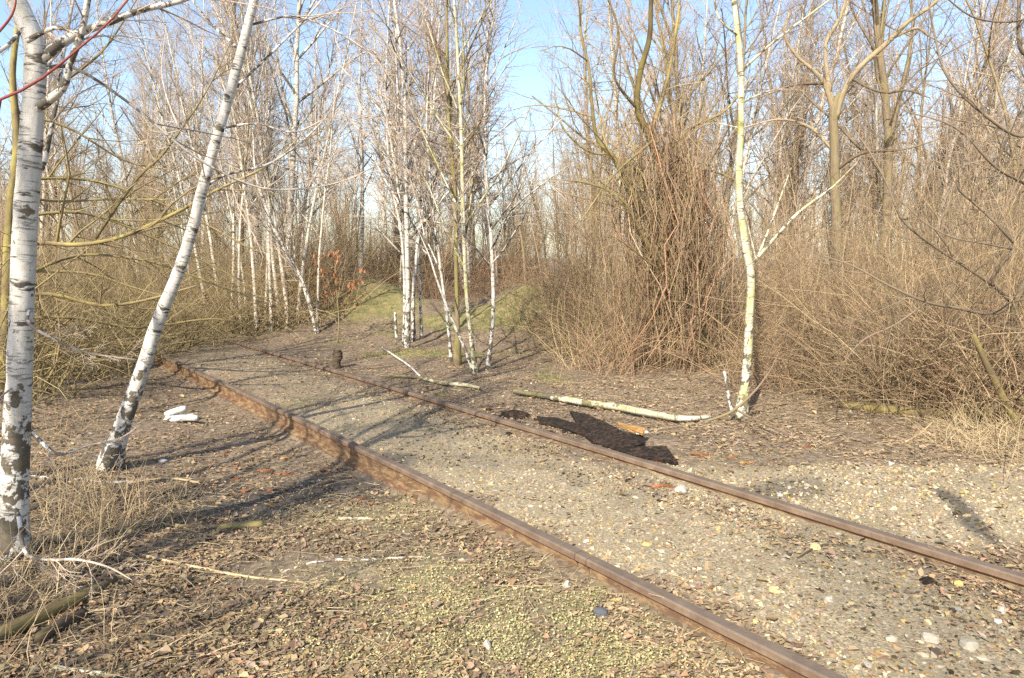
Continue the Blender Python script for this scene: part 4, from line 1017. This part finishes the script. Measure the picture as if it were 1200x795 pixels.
stick('rotten_log', 'short dark rotten log beside the long olive one', 'log', [(45, 755), (75, 735), (100, 722)], [16, 15, 10], M['darkwood'], seed=6, sides=10)
stick('mossy_stick', 'yellowish mossy stick with a thick end, among leaves below the leaning birch', 'stick', [(205, 619), (240, 619), (275, 620), (308, 618)], [6, 5, 9, 10], M['green'], seed=7)
stick('mossy_stick', 'short bent mossy stick close to the leaning birch foot', 'stick', [(205, 592), (220, 590), (236, 578)], [5, 5, 3], M['green'], seed=8)
SK = [([(395, 610), (430, 609), (485, 609)], [4, 3.5, 2], 'birch_moss', 'pale straight stick lying parallel below the rusty rail'),
      ([(330, 672), (375, 659), (430, 657), (498, 653)], [3, 3.5, 3.5, 2], 'birch', 'long whitish twig on the leaves beside the yellow bud scales'),
      ([(165, 652), (220, 664), (290, 677), (355, 683)], [4, 3.5, 3, 2], 'straw', 'long straw-coloured stalk lying on the leaf litter'),
      ([(45, 704), (110, 706), (215, 708)], [3, 2.5, 2], 'straw', 'thin dry stalk lying beside the olive rotten log'),
      ([(30, 560), (90, 563), (130, 567), (175, 562)], [4, 3.5, 3, 2], 'birch', 'grey-white stick lying between the stout and the leaning birch'),
      ([(150, 567), (200, 562), (245, 569)], [3, 3, 2], 'straw', 'curved tan stalk by the foot of the leaning birch'),
      ([(935, 655), (965, 640), (1003, 642)], [2.5, 3, 2], 'darkwood', 'thin dark twig on the gravel beside the yellowish stone'),
      ([(868, 497), (885, 507), (905, 519)], [3, 3, 1.5], 'darkwood', 'dark thin streak at the foot of the yellowish mossy birch'),  # thin dark streak on the ground, built as a rod
      ([(1060, 520), (1080, 508), (1096, 492)], [3, 3, 2], 'straw', 'pale stick propped in front of the dark mossy log'),
      ([(60, 785), (120, 792), (180, 783)], [8, 7, 4], 'birch_moss', 'pale thick stick lying before the rotten logs')]
for i, (p, w, mt, lab) in enumerate(SK): stick('fallen_stick', lab, 'stick', p, w, M[mt], seed=20 + i, sides=7)
# red shoot close by the left birch
def red_shoot():
    b = np.array([-1.62, 1.75, 0.]); b[2] = float(H(b[0], b[1]))
    root = thing('red_shoot', 'smooth dark-red shoot slanting across the stout birch trunk', 'shoot', tuple(b))
    pts = [b - np.array([0, 0, .04]), np.array([-1.55, 1.85, .7]), np.array([-1.44, 1.95, 1.35]), P(0, 118, 2.0), P(30, 104, 2.0), P(60, 84, 2.02), P(90, 59, 2.04), P(130, 24, 2.08), P(165, -20, 2.12)]
    W = np.array(pts); R = np.interp(np.arange(len(W)), [0, 3, 8], [.008, .0042, .0022])
    Q = spline(np.c_[W, R], 40); g = Geo(); tubes(g, Q[None, :, :3], Q[None, :, 3], 8, rnd=np.array([.5])); link('stem', g.mesh('stem', M['redshoot'], b), root)
    g = Geo(); q = spline(np.c_[np.array([P(-25, 60, 2.0), P(0, 36, 2.0), P(16, 13, 2.0), P(20, -20, 2.0)]), [.004, .0034, .0028, .0016]], 14)
    q2 = spline(np.c_[np.array([W[2], P(-60, 110, 2.0), P(-25, 60, 2.0)]), [.005, .0045, .004]], 10)
    tubes(g, np.r_[q2[:-1], q][None, :, :3], np.r_[q2[:-1], q][None, :, 3], 8, rnd=np.array([.7])); link('branch', g.mesh('branch', M['redshoot'], b), root)
red_shoot()

# solid irregular pieces
def lump(name, label, cat, c, size, mat, seed, sub=2, rotz=0., tilt=(0, 0), amp=.3, group=None, sink=.3, col=None, flat=True, parent=None):
    r = np.random.default_rng(seed); bm = bmesh.new(); bmesh.ops.create_icosphere(bm, subdivisions=sub, radius=1)
    off = r.random(3) * 50
    for _ in range(4 if sub < 3 else 7):   # chip planes off
        n = Vector(r.normal(0, 1, 3)).normalized(); d = r.uniform(.55, .85)
        for v in bm.verts:
            k = v.co.dot(n) - d
            if k > 0: v.co -= n * k * .9
    for v in bm.verts: v.co *= 1 + amp * (r.random() - .5)
    for v in bm.verts: v.co = Vector((v.co.x * size[0], v.co.y * size[1], v.co.z * size[2]))
    me = bpy.data.meshes.new(name); bm.to_mesh(me); bm.free()
    me.materials.append(mat); (me.shade_flat if flat else me.shade_smooth)()
    if col is not None:
        at = me.attributes.new('col', 'FLOAT_COLOR', 'POINT'); at.data.foreach_set('color', np.tile(np.r_[col, 1.], len(me.vertices)).astype(np.float32))
    o = link(name, me, parent, (c[0], c[1], c[2] + size[2] * (1 - 2 * sink) * .8)); o.rotation_euler = (tilt[0], tilt[1], rotz)
    if label: tag(o, label, cat, group)
    return o
def pxs(w, p): return w * p[1] / FPX
def stone_at(px, py, w, h, col, label, seed, group=None, mat='stone'):
    p = G(px, py + h * .3); return lump('stone', label, 'stone', p, (pxs(w, p) / 2, pxs(w, p) / 2 * .8, pxs(h, p) / 2 * 1.1), M[mat], seed, 2, seed * 1.3, group=group, col=np.array(col))
stone_at(798, 573, 21, 11, (.42, .39, .34), 'flat white stone lying at the end of the reddish wood piece', 1)
stone_at(704, 718, 20, 16, (.085, .09, .10), 'dark grey coal lump on the yellow bud scales below the rail', 2)
stone_at(1135, 754, 26, 18, (.31, .28, .22), 'blocky pale stone sunk in the gravel between the rails', 3)
stone_at(1090, 747, 26, 13, (.31, .28, .23), 'long flat pale stone next to the blocky pale one', 4)
stone_at(1044, 748, 17, 11, (.32, .285, .22), 'slanted cream stone in the gravel beside the long flat one', 5)
stone_at(1174, 714, 14, 10, (.36, .34, .29), 'bright white stone by the dark cinders on the gravel', 6)
stone_at(1123, 684, 11, 9, (.58, .40, .13), 'yellow-orange stone under the far rail', 7)
stone_at(955, 640, 18, 9, (.52, .42, .20), 'yellowish stone at the end of the thin dark twig', 8)
stone_at(908, 691, 16, 10, (.46, .38, .20), 'tan rounded stone in the yellow-stained gravel', 9)
stone_at(972, 702, 14, 10, (.36, .33, .27), 'square white stone in the yellow-stained gravel', 10)
stone_at(1087, 729, 11, 9, (.46, .38, .22), 'small tan cube-like stone above the long flat one', 11)
stone_at(571, 755, 13, 14, (.48, .43, .37), 'pale rounded pebble alone among the yellow bud scales', 12)
stone_at(664, 684, 14, 11, (.44, .38, .30), 'cream pebble between the rail and the coal lump', 13)
stone_at(758, 637, 15, 6, (.45, .33, .14), 'flat ochre stone in the fine grey gravel', 14)
stone_at(1170, 728, 12, 7, (.48, .46, .42), 'grey flat stone below the bright white one', 15)
rs = np.random.default_rng(5)
PAL = [(.36, .33, .26), (.32, .28, .21), (.28, .24, .18), (.36, .30, .21), (.34, .26, .14), (.26, .24, .21)]
k = 0
while k < 150:
    px, py = rs.uniform(560, 1200), rs.uniform(545, 795) if rs.random() < .8 else rs.uniform(480, 620)
    p = G(px, py); u, v = track(p[0], p[1])
    bed = cover(np.array([p[0]]), np.array([p[1]]))[0][0]
    if bed < .5 or abs(v) < .12 or abs(v - GAUGE) < .12: continue
    s = rs.uniform(.009, .019)
    lump('stone', 'small pale ballast stone showing above the fine gravel', 'stone', p, (s * rs.uniform(1, 1.7), s, s * .62), M['stone'], 300 + k, 1, rs.random() * 6, amp=.3, group='larger ballast stones in the gravel', col=np.array(PAL[rs.integers(6)])); k += 1
built_tree('stump', 'short dark weathered post stump standing beside the far rail', 'stump', (395, 432), M['darkwood'], ([(395, 432), (394, 425), (396, 418), (395, 411)], [13, 13, 15, 14]), seed=65, sides=11, knob=.35)

def slab(name, label, cat, outline, depth, mat, seed, jit=.012, parent=None, cuts=3):
    """outline: 3D points of the face; depth: thickness vector"""
    r = np.random.default_rng(seed); bm = bmesh.new(); W = np.array(outline); b = W[np.argmin(W[:, 2])].copy()
    vs_ = [bm.verts.new(tuple(p - b)) for p in W]; f = bm.faces.new(vs_)
    e = bmesh.ops.extrude_face_region(bm, geom=[f]); bmesh.ops.translate(bm, verts=[v for v in e['geom'] if isinstance(v, bmesh.types.BMVert)], vec=depth)
    bmesh.ops.triangulate(bm, faces=bm.faces[:]); (bmesh.ops.subdivide_edges(bm, edges=bm.edges[:], cuts=cuts, use_grid_fill=True) if cuts else None)
    bmesh.ops.recalc_face_normals(bm, faces=bm.faces[:])
    for v in bm.verts: v.co += Vector(r.normal(0, jit, 3))
    me = bpy.data.meshes.new(name); bm.to_mesh(me); bm.free(); me.materials.append(mat); me.shade_flat()
    return tag(link(name, me, parent, tuple(b)), label, cat)
def face(pxy): return [G(x, y, z) for x, y, z in pxy]
slab('charred_board', 'large tapered charred board tilted up behind the far rail', 'board', face([(668, 490, .07), (688, 497, .09), (712, 508, .09), (735, 521, .09), (754, 519, .07), (754, 527, .06), (738, 532, .05), (705, 520, .04), (678, 503, .05)]), (0.0, .02, -.03), M['char'], 1, .004, cuts=0)
slab('charred_board', 'low black charred board wedged against the far rail', 'board', face([(674, 505, .03), (700, 516, .05), (740, 531, .05), (781, 533, .07), (795, 547, .03), (745, 537, .02), (695, 521, .02)]), (0, .02, -.06), M['char'], 2, .004, cuts=0)
slab('charred_board', 'narrow dark crumbling board end beside the far rail', 'board', face([(628, 492, .03), (650, 495, .05), (680, 503, .05), (712, 515, .04), (695, 517, .03), (655, 504, .03), (632, 498, .02)]), (0, .02, -.05), M['char'], 3, .004, cuts=0)
rc_ = np.random.default_rng(12)
for k in range(34):
    t_ = rc_.random(); px = 585 + 215 * t_ + rc_.normal(0, 8); py = 484 + 66 * t_ + rc_.normal(3, 7); p = G(px, py)
    if abs(track(p[0], p[1])[1] - GAUGE) < .1: continue
    q = rc_.uniform(.012, .035); lump('charred_crumb', 'small dark crumb broken off the charred boards', 'charred wood', p, (q * 1.6, q, q * .6), M['char'], 700 + k, 1, rc_.random() * 6, amp=.4, group='crumbs around the charred boards')
lump('charred_lump', 'black crumbly charred lump lying next to the far rail', 'charred wood', G(601, 489), (.16, .09, .05), M['char'], 31, 3, -.35, amp=.35)
slab('broken_plank', 'splintered yellow-brown plank end lying on the charred boards', 'plank', face([(722, 512, .13), (756, 520, .13), (753, 525, .12), (735, 520, .13)]), (0, .02, -.02), M['yellowwood'], 4, .003, cuts=2)
lump('wood_scrap', 'reddish-brown wood scrap beside the flat white stone', 'wood scrap', G(775, 571), (.095, .022, .016), M['rustwood'], 32, 2, .05)
lump('wood_scrap', 'white peeled wood scrap below the mossy log bend', 'wood scrap', G(752, 508), (.06, .04, .02), M['plastic'], 33, 2, .3)
for i, (px, py, w, h, mt, lab) in enumerate([(286, 577, 18, 7, 'rustwood', 'dark red-brown rotten wood chunk in the leaf litter, lowest of its group'), (312, 553, 22, 6, 'rustwood', 'flat orange-brown rotten wood chip beside the shadowed hollow'), (335, 556, 26, 5, 'rustwood', 'long red-brown rotten wood splinter near the orange chip'),
        (334, 538, 14, 5, 'yellowwood', 'bright orange wood chip lying nearest the rail'), (382, 552, 14, 9, 'rustwood', 'red-brown wood block below the rail side'), (275, 563, 16, 5, 'rustwood', 'small rusty bark flake next to the red-brown chunk'),
        (858, 536, 16, 4, 'rustwood', 'orange-brown bark strip on the litter beyond the far rail'), (822, 534, 30, 6, 'rustwood', 'long crumbled red bark strip beyond the far rail'), (945, 524, 16, 4, 'rustwood', 'small red bark piece near the yellowish birch foot'), (875, 543, 22, 4, 'yellowwood', 'thin light bark strip beside the long red one')]):
    p = G(px, py); lump('bark_piece', lab, 'bark', p, (pxs(w, p) / 2, pxs(w, p) / 6, pxs(h, p) / 2.5), M[mt], 40 + i, 2, [.3, 0, -.1, .2, -.5, 0, .2, -.1, 0, -.1][i], amp=.3)
rd = np.random.default_rng(44)
for k in range(34):
    px, py = rd.uniform(255, 440), rd.uniform(528, 598); p = G(px, py); v = float(track(p[0], p[1])[1])
    if v > -.22: continue
    w = rd.uniform(.02, .06); lump('bark_piece', 'dark rotten bark piece strewn on the shaded leaves below the rail', 'bark', p, (w, w * .4, w * .22), M['darkwood' if rd.random() < .6 else 'rustwood'], 800 + k, 2, rd.normal(.3, .6), amp=.4, group='rotten bark pieces below the rail')
lump('coal_lump', 'small black lump under the far rail by the yellow-orange stone', 'coal', G(1088, 683), (.045, .03, .025), M['char'], 60, 2, .4)
# white plastic rubbish: a flattened sheet with two rolled edges
def rubbish():
    b = G(211, 494); root = thing('plastic_rubbish', 'crumpled white plastic rubbish on the leaves near the leaning birch', 'rubbish', tuple(b))
    for pts, r0 in (([(194, 486), (205, 482), (218, 478)], .030), ([(200, 492), (215, 490), (232, 490)], .034)):
        W = np.array([P(x, y, b[1] + (.03 if r0 < .032 else -.05)) for x, y in pts]); W[:, 2] = np.maximum(W[:, 2], b[2] + .02)
        Q = spline(W, 9); g = Geo(); tubes(g, Q[None], np.array([[r0 * s for s in (.75, .95, 1, 1.02, 1, .98, 1, .95, .8)]]), 10, knob=.16); link('rolled_edge', g.mesh('rolled_edge', M['plastic'], b), root)
    r = np.random.default_rng(3); n = 7; xs, ys = np.meshgrid(np.linspace(-.13, .10, n), np.linspace(-.09, .09, n)); z = .03 + .04 * r.random((n, n)); i = np.arange(n * n).reshape(n, n)
    g = Geo().add(np.c_[xs.ravel(), ys.ravel(), z.ravel()], np.stack([i[:-1, :-1], i[:-1, 1:], i[1:, 1:], i[1:, :-1]], -1).reshape(-1, 4)); link('crumpled_sheet', g.mesh('crumpled_sheet', M['plastic'], smooth=False), root)
rubbish()
lump('plastic_scrap', 'small white plastic scrap on dark leaves near the leaning birch', 'rubbish', G(192, 541), (.04, .03, .015), M['plastic'], 61, 2)
lump('black_object', 'black object standing inside the brush under an arching twig', 'stump', G(945, 441), (.13, .13, .26), M['char'], 62, 3, 0, amp=.1, sink=.1)  # unidentified black object in the brush, built as a chipped dark lump

# dry grass tufts
def tuft(label, px, py, n, Lr, seed, mat='straw', spread=.45, rad=.16, lean=(0, 0), group=None):
    global rng
    old = rng; rng = np.random.default_rng(seed); b = G(px, py)
    a = rng.random(n) * 6.283; q = rad * np.sqrt(rng.random(n)); S = np.c_[b[0] + q * np.cos(a), b[1] + q * np.sin(a), np.zeros(n)]; S[:, 2] = H(S[:, 0], S[:, 1]) - .01
    D = np.c_[rng.normal(lean[0], spread, n), rng.normal(lean[1], spread, n), np.ones(n)]
    Pt, R = grow(S, D, rng.uniform(*Lr, n), 6, .10, -.10, rng.uniform(.0012, .0028, n), .0008, .6)
    Pt[..., 2] = np.maximum(Pt[..., 2], H(Pt[..., 0], Pt[..., 1]) + .004)
    g = Geo(); tubes(g, Pt, R, 3, cap=False); o = tag(link('dry_grass_tuft', g.mesh('dry_grass_tuft', M[mat], b), None, tuple(b)), label, 'grass', group); rng = old; return o
TG = 'dry grass tufts at the stout birch'
for i, (px, py, n, L0, L1, mt) in enumerate([(45, 690, 90, .15, .5, 'straw'), (85, 650, 130, .12, .38, 'tan'), (120, 620, 150, .12, .38, 'tan'), (60, 610, 120, .15, .45, 'straw'), (160, 610, 110, .1, .3, 'tan'), (20, 740, 60, .15, .4, 'straw'), (100, 575, 110, .1, .32, 'tan'), (70, 560, 90, .1, .4, 'straw'), (5, 700, 70, .2, .55, 'straw'), (180, 585, 60, .1, .35, 'straw'), (60, 790, 60, .1, .3, 'tan'), (130, 590, 130, .1, .34, 'straw'), (200, 610, 60, .08, .2, 'tan'), (40, 520, 80, .1, .4, 'tan'), (90, 500, 70, .1, .3, 'tan')]):
    tuft('tuft of dry tan grass around the foot of the stout birch', px, py, int(n * .6), (L0, L1), 500 + i, 'tan' if i % 3 else 'straw', rad=.24, group=TG)
for i, (px, py, n) in enumerate([(1150, 525, 90), (1185, 535, 110), (1130, 510, 60), (1200, 515, 110), (1170, 505, 80), (1110, 500, 50)]):
    tuft('loose pale straw tuft spilling from the brush by the leaning trunk', px, py, n, (.12, .5), 540 + i, 'straw', .9, .35, group='straw tufts by the leaning trunk')
print('bushes', nb, 'trees', nt, 'coppice', nc, 'tris', sum(len(m.loops) - 2 * len(m.polygons) for m in bpy.data.meshes))
